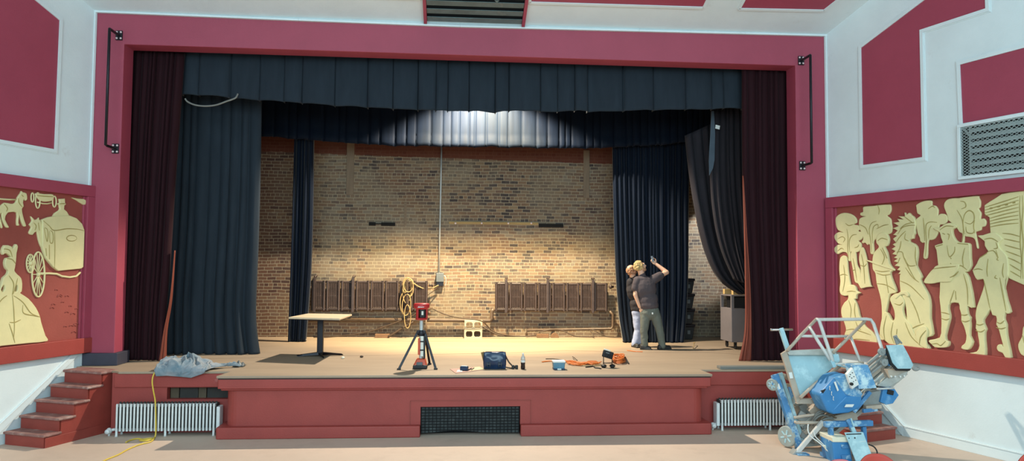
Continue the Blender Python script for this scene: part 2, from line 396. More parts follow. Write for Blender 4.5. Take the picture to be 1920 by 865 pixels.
mb = MB(); mb.box((-8.2, 12.3, 9), (8.7, 16.8, 9.2)); struct('ceiling_stage', mb, M['dark'])
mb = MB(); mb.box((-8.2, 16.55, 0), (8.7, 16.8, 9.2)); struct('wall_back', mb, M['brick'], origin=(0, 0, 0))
# white bead around the proscenium
mb = MB()
tp = [(-5.66, 6.345), (-2.5, 6.315), (.06, 6.297), (3, 6.318), (6.24, 6.34)]
for (xa, za), (xb, zb) in zip(tp, tp[1:]):
    mb.hexa([(xa, 11.90, za), (xb, 11.90, zb), (xb, 11.99, zb), (xa, 11.99, za)], [(xa, 11.90, za+.028), (xb, 11.90, zb+.028), (xb, 11.99, 6.42), (xa, 11.99, 6.42)])
for w in (WL, WR):
    w.slab(mb, .0, .045, 3.62, 6.40, -.02, .018)
struct('trim_1', mb, M['white'], bevel=.006)
# plinth blocks at the feet of the proscenium
for i, (a, b) in enumerate(((-5.63, -5.10), (5.60, 6.23))):
    mb = MB(); mb.box((a, 11.90, S), (b, 12.34, S+.19)); struct('trim_%d' % (i+2), mb, M['plinth'], bevel=.01)
# stage slab and its painted front
mb = MB()
top_ = S; bot = S-.035
mb.prism([(-8, 12.0, bot), (-5.75, 11.95, bot), (-5.52, 11.62, bot), (-4.86, 11.33, bot), (-4.80, 11.25, bot), (-3.22, 11.25, bot), (-3.28, 10.77, bot), (.17, 10.80, bot), (3.80, 10.77, bot), (3.78, 11.25, bot), (8.5, 11.25, bot), (8.5, 16.56, bot), (-8, 16.56, bot)], (0, 0, .035))
struct('floor_stage', mb, M['stagefloor'], bevel=.008)
mb = MB()                                            # seams and cracks of the boards
for (pts) in ([(130, 688), (300, 678.5), (420, 672.5), (800, 665), (1000, 661), (1060, 658), (1180, 660.5), (1310, 661), (1400, 666)], [(640, 640), (900, 641), (1160, 642)]):
    q = [AZ(p.x, p.y)+Vector((0, 0, .0008)) for p in catmull([(a, b, 0) for a, b in pts], 5)]
    for a, b in zip(q, q[1:]): mb.beam(a, b, .012, .002, (0, 0, 1))
struct('trim_20', mb, M['batten'])
def rrect(x0, x1, yf, yb, r, n=6):                   # U-shaped outline with rounded front corners
    p = [(x0, yb)]
    for i in range(n+1): a = math.pi+math.pi/2*i/n; p.append((x0+r+r*math.cos(a), yf+r+r*math.sin(a)))
    for i in range(n+1): a = 1.5*math.pi+math.pi/2*i/n; p.append((x1-r+r*math.cos(a), yf+r+r*math.sin(a)))
    return p+[(x1, yb)]
mb = MB()
def ring(outline, z0, z1): mb.prism([(x, y, z0) for x, y in outline], (0, 0, z1-z0))
def front_with_hole():
    # body: straight front pieces leave the grille opening free
    xa, xb, yf = -3.19, 3.72, 10.90
    gx0, gx1, gz1 = -.452, .985, .415
    o = rrect(xa, xb, yf, 11.28, .16)
    half = len(o)//2
    L = [p for p in o[:half]]; Rr = [p for p in o[half:]]
    mb.prism([(x, y, 0) for x, y in L+[(gx0, yf), (gx0, 11.28)]], (0, 0, S-.19))
    mb.prism([(x, y, 0) for x, y in [(gx1, 11.28), (gx1, yf)]+Rr], (0, 0, S-.19))
    mb.box((gx0, yf, gz1), (gx1, 11.28, S-.19))
front_with_hole()
struct('wall_apron', mb, M['brickred'])
mb = MB(); ring(rrect(-3.27, 3.79, 10.80, 11.27, .02), S-.185, S-.05); ring(rrect(-3.24, 3.76, 10.84, 11.27, .03), S-.215, S-.18)
struct('trim_4', mb, M['brickred'], bevel=.01)
mb = MB()
for x0, x1 in ((-3.28, -.452), (.985, 3.80)):
    if x0 < 0: o = rrect(x0, 5, 10.80, 11.27, .03); o = [p for p in o if p[0] < 0]+[(x1, 10.80), (x1, 11.27)]
    else: o = rrect(-5, x1, 10.80, 11.27, .03); o = [(x0, 11.27), (x0, 10.80)]+[p for p in o if p[0] > 0]
    mb.prism([(x, y, 0) for x, y in o], (0, 0, .165))
struct('trim_5', mb, M['brickred'], bevel=.015)
mb = MB(); mb.prism([(-3.25, 11.0, S-.05), (-3.26, 10.79, S-.05), (.17, 10.82, S-.05), (3.78, 10.79, S-.05), (3.77, 11.0, S-.05)], (0, 0, .014)); struct('trim_6', mb, M['dark'])
# flat frame line around the apron grille
mb = MB(); 
for a, b in (((-.60, .03), (-.60, .50)), ((1.14, .03), (1.14, .50))):
    mb.box((a[0]-.006, 10.892, a[1]), (a[0]+.006, 10.902, b[1]))
mb.box((-.6, 10.892, .494), (1.14, 10.902, .506)); struct('trim_7', mb, M['stepred'])
# side fronts of the stage (left with an open recess over the radiator)
mb = MB()
hx0, hx1, hz0, hz1 = -4.13, -3.22, .475, .645
mb.box((-4.90, 11.30, 0), (hx0, 11.42, S-.03)); mb.box((hx1, 11.30, 0), (-3.0, 11.42, S-.03)); mb.box((hx0, 11.30, 0), (hx1, 11.42, hz0)); mb.box((hx0, 11.30, hz1), (hx1, 11.42, S-.03))
struct('wall_stage_front_left', mb, M['brickred'])
mb = MB(); mb.box((3.6, 11.30, 0), (5.2, 11.42, S-.03)); struct('wall_stage_front_right', mb, M['brickred'])
mb = MB(); mb.box((-4.86, 11.265, S-.23), (-3.2, 11.31, S-.035)); struct('trim_8', mb, M['brickred'], bevel=.008)
mb = MB(); mb.box((3.72, 11.265, S-.24), (5.25, 11.31, S-.035)); struct('trim_9', mb, M['brickred'], bevel=.008)
rp = thing('boarded_opening', 'dark boarded slot in the red stage front above the left silver radiator', 'vent', ((hx0+hx1)/2, 11.5, hz0))  # boarded-up opening in the stage front, no vent behind
mb = MB(); mb.box((hx0-.1, 11.50, hz0-.1), (hx1+.1, 11.53, hz1+.1)); mb.build('backing', M['slot'], rp)
xs = [hx0, hx0+.13, hx0+.40, hx0+.52, hx1]
for i, (a, b) in enumerate(zip(xs, xs[1:])):
    mb = MB(); mb.box((a+.006, 11.425+.01*(i % 2), hz0-.02), (b-.006, 11.455+.01*(i % 2), hz1+.02)); mb.build('board', [M['oldboard'], M['olddark'], M['oldboard'], M['olddark']][i], rp)
# apron grille
g = thing('floor_grille', 'wide dark metal grille low in the middle of the red apron', 'grille', (.27, 10.92, 0))
mb = MB(); mb.box((-.44, 11.1, .0), (.975, 11.13, .41)); mb.build('backing', M['slot'], g)
mb = MB()
def warp(u): return .03+.035*math.exp(-((u-.35)/.22)**2)
nb = 26
for i in range(nb+1):
    x = -.44+1.41*i/nb; mb.box((x-.005, 10.925, warp(i/nb)), (x+.005, 10.94, .405))
for j in range(9):
    zz = .075+.33*j/8; mb.box((-.44, 10.93, zz-.005), (.975, 10.945, zz+.005))
mb.build('bars', M['slot'], g)
mb = MB(); mb.grid(lambda u, v: (-.44+1.41*u, 10.95, warp(u)+(.405-warp(u))*v), 40, 2); mb.build('mesh_sheet', mat('dark wire cloth', (56, 62, 62), .7, .2, 30, dirt=((84, 90, 88), 14, .5, .7)), g, solid=.004)
# steps
def steps(nm, label, anchor, ang, sd, width, ext):
    dS = Vector((sd*math.sin(ang), -math.cos(ang), 0)); oo = Vector((-sd*math.cos(ang), -math.sin(ang), 0)); A = Vector(anchor); rz = S/5
    t = thing(nm, label, 'steps', A)
    def P(s_, o_, z_): return A+dS*s_+oo*o_+Vector((0, 0, z_))
    def sl(mb, s0, s1, o0, o1, z0, z1): mb.hexa([P(s0, o0, z0), P(s1, o0, z0), P(s1, o1, z0), P(s0, o1, z0)], [P(s0, o0, z1), P(s1, o0, z1), P(s1, o1, z1), P(s0, o1, z1)])
    dp = .222
    for j in range(5):
        s1 = -j*dp
        mb = MB(); sl(mb, s1-.03, s1, 0, width, j*rz, (j+1)*rz-.03); mb.build('riser', M['stepred'], t)
        back = s1-dp-.03 if j < 4 else s1-ext
        mb = MB(); sl(mb, back, s1+.03, -.01, width+.025, (j+1)*rz-.035, (j+1)*rz+(.004 if j == 4 else 0)); mb.build('tread', M['tread'], t, bevel=.012)
    mb = MB()
    pts = []
    for j in range(5):
        pts += [(-j*dp-.004, j*rz), (-j*dp-.004, (j+1)*rz-.03)]
    pts += [(-4*dp-ext, S-.03), (-4*dp-ext, 0)]
    mb.prism([P(a, width-.03, z) for a, z in pts], oo*.03); mb.build('stringer', M['stepred'], t)
    mb = MB(); sl(mb, -4*dp-ext, -.01, width, width+.014, 0, .13); mb.build('skirt', M['stepred'], t, bevel=.004)
    return t
steps('stage_steps', 'flight of five worn red steps at the left wall, left of the silver radiator', (-5.985, 10.655, 0), math.radians(22), -1, .68, .30)
steps('stage_steps', 'flight of red steps at the right wall, mostly behind the tilted blue lift', (6.37, 10.42, 0), math.radians(20), 1, .72, .22)
# sloping stringer boards on the walls and skirting
mb = MB(); WL.bar(mb, (.22, 1.06), (1.44, .21), .10, 0, .022); WL.bar(mb, (.16, 1.13), (1.44, .275), .018, 0, .03); struct('trim_10', mb, M['white'], bevel=.004)
mb = MB(); WR.bar(mb, (.70, .62), (1.42, .05), .11, 0, .022); WR.bar(mb, (.70, .70), (1.45, .13), .018, 0, .03); struct('trim_11', mb, M['white'], bevel=.004)
mb = MB(); WR.slab(mb, 1.42, 15, 0, .13, 0, .022); WR.slab(mb, 1.42, 15, .13, .15, 0, .03); struct('baseboard_right', mb, M['white'], bevel=.004)
mb = MB(); WL.slab(mb, 1.5, 15, 0, .13, 0, .022); WL.slab(mb, 1.5, 15, .13, .15, 0, .03); struct('baseboard_left', mb, M['white'], bevel=.004)
# red wall panels with white mouldings
pn = 12
def panel(w, pts, closed=True):
    global pn
    mb = MB(); w.poly(mb, pts, 0, .008); struct('trim_%d' % pn, mb, M['maroon']); pn += 1
    mb = MB()
    # moulding lies just outside the panel edge
    cx = sum(p[0] for p in pts)/len(pts); n = len(pts)
    area = sum(pts[i][0]*pts[(i+1) % n][1]-pts[(i+1) % n][0]*pts[i][1] for i in range(n)); sg = 1 if area > 0 else -1
    def off(dist):
        out = []
        for i in range(n):
            a = Vector(pts[i-1]); b = Vector(pts[i]); c = Vector(pts[(i+1) % n])
            t1 = (b-a).normalized(); t2 = (c-b).normalized(); n1 = Vector((t1.y, -t1.x))*sg; n2 = Vector((t2.y, -t2.x))*sg
            bis = (n1+n2); bis = bis/max(bis.dot(n1), .2); out.append(tuple(b+bis*dist))
        return out
    i0, i1, i2 = off(0), off(.05), off(.065)
    for q0, q1, h in ((i0, i1, .022), (i1, i2, .010)):
        for i in range(n):
            j = (i+1) % n; w.poly(mb, [q0[i], q0[j], q1[j], q1[i]], 0, h)
    struct('trim_%d' % pn, mb, M['white']); pn += 1
panel(WR, [(.76, 5.945), (.76, 4.075), (1.815, 4.06), (1.81, 5.925), (2.80, 5.925), (2.80, 6.655)])
panel(WL, [(.70, 6.0), (.71, 4.095), (1.78, 4.09), (1.78, 5.95), (2.75, 5.95), (2.75, 6.72)])
panel(WR, [(2.42, 5.26), (2.44, 4.44), (4.3, 4.44), (4.3, 5.26)])
panel(WL, [(2.42, 5.26), (2.44, 4.44), (4.3, 4.44), (4.3, 5.26)])
# ceiling panels (same paint) with their mouldings
def cpanel(pts):
    global pn
    dn = Vector((0, -k, -1)).normalized()
    mb = MB(); mb.prism([ceil_pt(x, y) for x, y in pts], dn*.008); struct('trim_%d' % pn, mb, M['maroon']); pn += 1
    mb = MB(); n = len(pts)
    for i in range(n):
        a = ceil_pt(*pts[i]); b = ceil_pt(*pts[(i+1) % n]); mb.beam(a+dn*.011, b+dn*.011, .05, .022, tuple(dn))
    struct('trim_%d' % pn, mb, M['white']); pn += 1
cpanel([(1.13, 11.39), (3.90, 11.37), (3.92, 9.0), (1.13, 9.0)])
cpanel([(4.47, 11.37), (5.86, 11.34), (6.75, 9.0), (4.47, 9.0)])
cpanel([(-.56, 11.39), (-3.33, 11.37), (-3.33, 9.0), (-.56, 9.0)])
cpanel([(-3.9, 11.37), (-5.3, 11.34), (-6.2, 9.0), (-3.9, 9.0)])
# ceiling vent
v = thing('ceiling_vent', 'dark louvred vent with red sides set into the sloping ceiling over the stage', 'vent', (.29, 11.7, 6.4))
dn = Vector((0, -k, -1)).normalized(); sl = Vector((0, -1, k)).normalized()
def cp(x, y, o=0): return ceil_pt(x, y)+dn*o
for x0, x1 in ((-.52, -.47), (1.055, 1.105)):
    mb = MB(); mb.prism([cp(x0, 11.90), cp(x1, 11.90), cp(x1, 10.2), cp(x0, 10.2)], dn*.06); mb.build('side_rail', M['maroon'], v)
mb = MB(); mb.prism([cp(-.47, 11.90, .0), cp(1.055, 11.90, .0), cp(1.055, 10.2, .0), cp(-.47, 10.2, .0)], dn*.006); mb.build('duct_back', M['slot'], v)
for i in range(9):
    y = 11.88-i*.185
    mb = MB(); a0, a1 = cp(-.465, y, .012), cp(1.05, y, .012); q = (sl*.148+dn*.030)
    mb.prism([a0, a1, a1+q, a0+q], dn*.010); mb.build('slat', M['greygreen'], v)
mb = MB()
for x, y in ((-.28, 11.74), (-.03, 11.74), (.22, 11.74), (.62, 11.32)):
    p = cp(x, y, .05); mb.prism([p+Vector((-.035, 0, 0)), p+Vector((.035, 0, 0)), p-sl*.05], dn*.006)
mb.build('torn_scrap', M['greygreen'], v)
# wall grille on the right wall
a0, z1 = WR.loc(1798, 217); a1_, z0 = WR.loc(1801, 338)
gr = thing('wall_louvre', 'white framed louvre behind diamond mesh on the right wall under the red panel', 'louvre', WR.pt((a0+4.3)/2, z0, .0))
z1 = 4.43; a1 = 4.3
mb = MB(); WR.slab(mb, a0, a1, z1-.045, z1, 0, .05); WR.slab(mb, a0, a1, z0, z0+.045, 0, .05); WR.slab(mb, a0, a0+.045, z0+.045, z1-.045, 0, .05); WR.slab(mb, a1-.045, a1, z0+.045, z1-.045, 0, .05)
mb.build('frame', M['white'], gr, bevel=.004)
mb = MB(); WR.slab(mb, a0+.04, a1-.04, z0+.04, z1-.04, 0.001, .004); mb.build('duct_back', M['slot'], gr)
hs = (z1-z0-.12)/7
for i in range(7):
    zz = z0+.06+i*hs
    mb = MB(); mb.prism([WR.pt(a0+.16, zz+.012, .034), WR.pt(a1-.05, zz+.012, .034), WR.pt(a1-.05, zz+.012+hs*.62, .008), WR.pt(a0+.16, zz+.012+hs*.62, .008)], WR.n*.005); mb.build('slat', M['louvre'], gr)
mb = MB(); WR.slab(mb, a0+.145, a0+.175, z0+.045, z1-.045, .005, .012); WR.bar(mb, (a0+.06, z1-.05), (a0+.16, z1-.17), .03, .008, .014); mb.build('mullion', M['louvre'], gr)
mb = MB(); st = .034
n_ = int((a1-a0)/st)+30
zz0, zz1, aa0, aa1 = z0+.045, z1-.045, a0+.045, a1-.045
for sgn in (1, -1):
    x = -(zz1-zz0)*1.6
    while x < (aa1-aa0)+(zz1-zz0)*1.6:
        # line a = x + 1.6*(z-zz0)*sgn
        pts = []
        for zt in (zz0, zz1):
            pts.append((aa0+x+sgn*1.6*(zt-zz0), zt))
        (xa, za), (xb, zb) = pts
        lo, hi = 0., 1.
        if xb != xa:
            for lim in (aa0, aa1):
                pass
            t0 = (aa0-xa)/(xb-xa); t1 = (aa1-xa)/(xb-xa)
            if t0 > t1: t0, t1 = t1, t0
            lo, hi = max(0, t0), min(1, t1)
        if hi > lo+.01:
            A = (xa+(xb-xa)*lo, za+(zb-za)*lo); B = (xa+(xb-xa)*hi, za+(zb-za)*hi)
            WR.bar(mb, A, B, .0055, .040, .044)
        x += st*1.9
mb.build('diamond_mesh', M['louvre'], gr)
# steel pipe arms on the proscenium piers
def pipe_arm(label, x_plate, x_pipe, zt, zb):
    t = thing('side_pipe', label, 'pipe', (x_pipe, 11.7, zb), 'black pipes beside the proscenium')
    yo = 11.61
    mb = MB(); pts = [(x_plate, 11.94, zt), (x_plate, 11.90, zt), (x_pipe*.75+x_plate*.25, 11.66, zt), (x_pipe, yo, zt), (x_pipe, yo, zt), (x_pipe, yo, zb), (x_pipe*.75+x_plate*.25, 11.66, zb), (x_plate, 11.90, zb), (x_plate, 11.94, zb)]
    mb.tube(pts, .021, 12); mb.build('tube', M['blackmetal'], t, smooth=True)
    for z in (zt, zb):
        mb = MB(); mb.box((x_plate-.05, 11.925, z-.075), (x_plate+.05, 11.95, z+.075)); pl = mb.build('mounting_plate', M['blackmetal'], t, bevel=.004)
        for dx in (-.03, .03):
            for dz in (-.048, .048):
                mb = MB(); mb.lathe([(.016, 0), (.016, .006), (.010, .012), (.002, .013)], (x_plate+dx, 11.925, z+dz), (0, -1, 0), 10); mb.build('bolt', M['bolt'], pl, smooth=True)
    return t
pipe_arm('black steel pipe on two bolted plates, on the left proscenium pier', -5.245, -5.245, 6.0, 4.22)
pipe_arm('black steel pipe on two bolted plates, on the right proscenium pier', 5.76, 5.76, 5.92, 4.15)
# ------------------------------------------------------------------ curtains
def folds(width, mean, rnd, lo=.55, hi=1.5):
    ws = []; tot = 0
    while tot < width: w_ = mean*rnd.uniform(lo, hi); ws.append(w_); tot += w_
    k_ = width/tot; out = []; x = 0
    for w_ in ws: out.append((x*k_, w_*k_, rnd.uniform(.6, 1.1), rnd.uniform(-.25, .25))); x += w_
    return out
def polyl(pts):                                   # piecewise curve through (t, value...) rows, smoothed
    pts = sorted(pts)
    def f(t):
        if t <= pts[0][0]: return pts[0][1:]
        for a, b in zip(pts, pts[1:]):
            if t <= b[0]:
                q = (t-a[0])/(b[0]-a[0]); return tuple(x+(y-x)*q for x, y in zip(a[1:], b[1:]))
        return pts[-1][1:]
    return f
def curtain(name, Lp, Rp, width, mean, amp, power, material, parent=None, seed=1, nrm=(0, -1, 0), nz_=36, ampf=None, thick=.012, hem=None, hemdepth=0.0, per=9, lip=0.0):
    """Lp, Rp: left and right edge, lists of points from top to bottom. Pleats bulge along nrm."""
    rnd = random.Random(seed); fs = folds(1.0, mean/width, rnd); nrm = Vector(nrm)
    Lc = catmull(Lp, 8); Rc = catmull(Rp, 8)
    def on(c, v):
        x = v*(len(c)-1); i = min(int(x), len(c)-2); return c[i].lerp(c[i+1], x-i)
    us = []
    for (x, w_, a, sk) in fs:
        for q in range(per): us.append((x+w_*q/per, q/per, a, sk, x))
    us.append((1.0, 0.0, 0, 0, 1.0))
    mb = MB(); nu = len(us)
    for j in range(nz_+1):
        v = j/nz_; l = on(Lc, v); r = on(Rc, v); A = amp*(ampf(v) if ampf else 1.0)
        for i, (u, q, a, sk, x0) in enumerate(us):
            b = math.sin(math.pi*q)**power if 0 < q < 1 else 0.0
            wob = .5+.5*noise.noise(Vector((u*9+seed, v*1.7, seed*3.1)))
            fine = noise.noise(Vector((u*40, v*3, seed)))*.12
            sh = sk*w_*.35*math.sin(v*2.2+x0*20)*math.sin(math.pi*u)
            p = l.lerp(r, min(max(u+sh, 0), 1))
            if hem: 
                dz = hem*noise.noise(Vector((u*width*2.2, seed*1.3, 0)))*v
                p = p+Vector((0, 0, dz+.4*hem*math.sin(math.pi*q)*v))
            if lip and v > 1-lip: A2 = A*1.08
            else: A2 = A
            mb.v.append(p+nrm*(A2*a*(b*(.65+.5*wob)+fine)))
    for j in range(nz_):
        for i in range(nu-1):
            a = j*nu+i; mb.f.append((a, a+1, a+nu+1, a+nu)); mb.mi.append(0)
    return mb.build(name, material, parent, smooth=True, solid=thick)
def edge(pts, Y): return [AY(px, py, Y) for px, py in pts]
# maroon house curtains: hang just behind the proscenium, rust strips paint lamplight on the inner edges
t = thing('house_curtain', 'maroon velvet curtain hanging at the left edge of the stage opening', 'curtain', (-4.7, 12.55, S), 'maroon house curtains')
curtain('drape', [(-5.5, 12.55, 6.3), (-5.5, 12.55, 3.6), (-5.5, 12.55, S+.01)], [AY(347, 100, 12.5), AY(330, 330, 12.5), AY(318, 520, 12.5), AY(311, 600, 12.5)]+[Vector((AY(308, 676, 12.5).x, 12.5, S+.01))], 1.2, .13, .085, .75, M['maroonvelvet'], t, seed=3)
curtain('lamplit_edge', [AY(328, 470, 12.45), AY(319, 560, 12.46), AY(307, 620, 12.45), Vector((AY(299, 676, 12.45).x, 12.42, S+.01))], [AY(329, 470, 12.5), AY(323, 560, 12.53), AY(314, 620, 12.52), Vector((AY(312, 676, 12.5).x, 12.5, S+.01))], .25, .11, .03, .8, M['orangelit'], t, seed=5, thick=.006)
t = thing('house_curtain', 'maroon velvet curtain hanging at the right edge of the stage opening', 'curtain', (5.3, 12.4, S), 'maroon house curtains')
zb_ = S+.01
curtain('drape', [AY(1391, 120, 12.4), AY(1392, 330, 12.4), AY(1397, 480, 12.4), AY(1402, 600, 12.35), Vector((AY(1406, 680, 12.2).x, 12.25, zb_))], [(6.0, 12.5, 6.3), (6.0, 12.5, 3.6), (6.0, 12.45, 2.2), (6.0, 12.4, 1.5), (5.98, 12.3, zb_)], 1.25, .15, .08, .75, M['maroonvelvet'], t, seed=8)
curtain('lamplit_edge', [AY(1392, 330, 12.36), AY(1395, 430, 12.36), AY(1397, 540, 12.34), AY(1396, 620, 12.3), Vector((AY(1386, 681, 12.2).x, 12.22, zb_))], [AY(1393.5, 330, 12.34), AY(1400, 430, 12.33), AY(1407, 540, 12.3), AY(1409, 620, 12.24), Vector((AY(1408, 681, 12.2).x, 12.2, zb_))], .25, .10, .03, .8, M['orangelit'], t, seed=11, thick=.006)
# front border (valance): charcoal box pleats
Yv = 12.7
vz = lambda v: 1
topz = 6.03
bl = [(345, 181), (480, 190), (600, 199), (720, 207), (800, 211), (960, 213), (1100, 212), (1250, 210), (1330, 208), (1389, 206)]
def valance(name, label, Y, bl, ztop, mean, amp, power, material, seed, hem, group=None, lip=0, QS=tuple(i/11 for i in range(11))):
    rnd = random.Random(seed); xs = [AY(p[0], p[1], Y) for p in bl]; x0, x1 = xs[0].x, xs[-1].x; width = x1-x0
    cc = catmull(xs, 8)
    def zb(x):
        for a, b in zip(cc, cc[1:]):
            if a.x <= x <= b.x: return a.z+(b.z-a.z)*(x-a.x)/max(b.x-a.x, 1e-6)
        return cc[-1].z if x > cc[-1].x else cc[0].z
    fs = folds(width, mean, rnd, .5, 1.6); mb = MB(); us = []
    for (x, w_, a, sk) in fs:
        for q in QS: us.append((x+w_*q, q, a, sk))
    us.append((width, 0, 0, 0)); nu = len(us); nz_ = 18
    for j in range(nz_+1):
        v = j/nz_
        for (u, q, a, sk) in us:
            b = math.sin(math.pi*q)**power if 0 < q < 1 else 0
            x = x0+u; z_b = zb(x)+hem*(noise.noise(Vector((u*3, seed, 0)))+.25*b)
            lipd = 1.0+(.12 if lip and v > 1-lip else 0)
            tilt = (q-.5)*.35*sk*4*b
            y = Y-(.014 if lip and v > 1-lip else 0)-amp*a*lipd*(b*(.75+.35*v)+.25*tilt+.10*noise.noise(Vector((u*14, v*2, seed))))
            mb.v.append(Vector((x+.02*sk*math.sin(v*3), y, ztop+(z_b-ztop)*v)))
    for j in range(nz_):
        for i in range(nu-1): a = j*nu+i; mb.f.append((a, a+1, a+nu+1, a+nu)); mb.mi.append(0)
    o = mb.build(name, material, None, smooth=True, solid=.01); tag(o, label, 'valance', group); return o
valance('stage_valance', 'charcoal pleated valance hanging across the top of the stage opening', Yv, bl, topz, .40, .15, .12, M['blackcloth'], 21, .03, QS=(0, .02, .05, .10, .2, .35, .5, .65, .8, .9, .95, .98))
b2 = [(470, 256), (560, 262), (640, 269), (725, 274), (800, 276), (960, 278), (1070, 280), (1140, 278), (1220, 274), (1290, 267), (1345, 262)]
valance('inner_valance', 'navy velvet valance behind the charcoal one, bright under the lamp at mid stage', 15.28, b2, 6.2, .20, .045, .22, M['navy'], 33, .03, lip=.16)
# legs (side drapes)
t = curtain('leg_drape', [AY(330, 140, 13.45), AY(325, 300, 13.45), AY(320, 420, 13.45), AY(312, 560, 13.45), Vector((AY(312, 664, 13.45).x, 13.4, S+.006))], [AY(491, 140, 13.45), AY(489, 300, 13.45), AY(485, 450, 13.45), AY(480, 590, 13.45), Vector((AY(489, 662, 13.45).x, 13.4, S+.006))], 1.5, .17, .11, .8, M['blackcloth'], seed=41, ampf=lambda v: .35+1.0*v)
tag(t, 'charcoal drape hanging on the left of the stage beside the maroon curtain', 'drape', 'charcoal side drapes')
t = curtain('leg_drape', [AY(553, 255, 15.55), AY(549, 400, 15.55), AY(545, 520, 15.55), Vector((AY(541, 640, 15.55).x, 15.55, S+.006))], [AY(589, 255, 15.55), AY(587, 400, 15.55), AY(583, 520, 15.55), Vector((AY(574, 640, 15.55).x, 15.55, S+.006))], .45, .11, .12, .8, M['navy'], seed=43)
tag(t, 'narrow navy velvet drape behind the pale table on the left', 'drape', 'navy velvet drapes')
mbx = MB(); 
mbx.grid(lambda u, v: AZ(560+28*u, 641+8*v)+Vector((0, 0, .05*math.sin(math.pi*u)*math.sin(math.pi*v)*(1+.5*math.sin(u*19)))), 24, 10)
pud = mbx.build('trailing_hem', M['navy'], t, smooth=True, solid=.01) if False else None
t = curtain('leg_drape', [AY(1148, 262, 15.6), AY(1150, 380, 15.6), AY(1154, 500, 15.6), AY(1160, 590, 15.55), Vector((AY(1164, 643, 15.55).x, 15.35, S+.006))], [AY(1293, 262, 15.6), AY(1291, 400, 15.6), AY(1290, 520, 15.6), AY(1286, 600, 15.55), Vector((AY(1276, 643, 15.55).x, 15.35, S+.006))], 1.55, .10, .10, .8, M['navy'], seed=47, ampf=lambda v: .7+.6*v)
tag(t, 'wide navy velvet drape hanging behind the two standing people', 'drape', 'navy velvet drapes')
# right charcoal drape, swept sideways to the right
t = curtain('swept_drape', [AY(1284, 255, 13.85), AY(1291, 320, 13.85), AY(1301, 385, 13.85), AY(1312, 440, 13.85), AY(1328, 490, 13.85), AY(1350, 527, 13.85), AY(1385, 552, 13.85)], [AY(1405, 200, 13.8), AY(1407, 270, 13.8), AY(1410, 340, 13.8), AY(1413, 400, 13.8), AY(1416, 460, 13.8), AY(1420, 505, 13.8), AY(1424, 548, 13.8)], 1.3, .15, .13, .8, M['sootcloth'], seed=53, ampf=lambda v: .6+.7*v)
tag(t, 'charcoal drape swept up towards the maroon curtain on the right of the stage', 'drape', 'charcoal side drapes')
t = curtain('leg_drape', [AY(1333, 205, 13.5), AY(1331, 300, 13.5), AY(1333, 360, 13.5), AY(1337, 400, 13.5), AY(1344, 440, 13.5), AY(1356, 480, 13.5), AY(1376, 525, 13.5)], [AY(1396, 200, 13.45), AY(1398, 270, 13.45), AY(1400, 340, 13.4), AY(1404, 400, 13.4), AY(1408, 460, 13.4), AY(1412, 500, 13.4), AY(1416, 540, 13.4)], .75, .11, .10, .8, M['sootcloth'], seed=59, ampf=lambda v: .5+.8*v)
tag(t, 'charcoal drape with a white tag pinned high up on the right', 'drape', 'charcoal side drapes')
dr = t
mb = MB(); q = [AY(1342, 234, 13.30), AY(1350, 236, 13.30), AY(1349, 243, 13.30), AY(1341, 241, 13.30)]; mb.prism(q, (0, .004, 0))
o = mb.build('white_tag', M['label'], dr)
tg = dr
# hem lips: loose light edge of the upper right drape
mb = MB()
fl = [(1334, 208), (1339, 208), (1341, 250), (1340, 300), (1337, 316), (1330, 330), (1329, 300), (1332, 250)]
mb.prism(edge(fl, 13.32), (0, .012, 0)); mb.build('loose_edge', mat('pale drape lining', (76, 88, 100), .85, .1, 5), dr, bevel=.004)
# slack cable under the valance
mb = MB(); mb.tube(catmull([AY(347, 185, 12.5), AY(352, 191, 12.5), AY(366, 197, 12.5), AY(385, 199, 12.5), AY(405, 197, 12.5), AY(425, 190, 12.5), AY(441, 184, 12.5), AY(446, 176, 12.52)], 6), .014, 8)
o = mb.build('hanging_cable', M['plank'], smooth=True); tag(o, 'slack grey cable looped under the left end of the charcoal valance', 'cable')
# small mounts seen on the cloth
# ------------------------------------------------------------------ relief murals
def curve_mesh(splines, half, bev):                  # filled planar outlines -> rounded slab in the XY plane
    cu = bpy.data.curves.new('tmp', 'CURVE'); cu.dimensions = '2D'; cu.fill_mode = 'BOTH'; cu.extrude = half; cu.bevel_depth = bev; cu.bevel_resolution = 2; cu.offset = -bev
    for pts in splines:
        sp = cu.splines.new('POLY'); sp.points.add(len(pts)-1); sp.use_cyclic_u = True
        for i, p in enumerate(pts): sp.points[i].co = (p[0], p[1], 0, 1)
    o = bpy.data.objects.new('tmp', cu); COL.objects.link(o)
    dg = bpy.context.evaluated_depsgraph_get(); dg.update()
    me = bpy.data.meshes.new_from_object(o.evaluated_get(dg), depsgraph=dg)
    bpy.data.objects.remove(o); bpy.data.curves.remove(cu); return me
def smooth2(pts, n=3): return [(p.x, p.y) for p in catmull([(a, b, 0) for a, b in pts], n, True)]
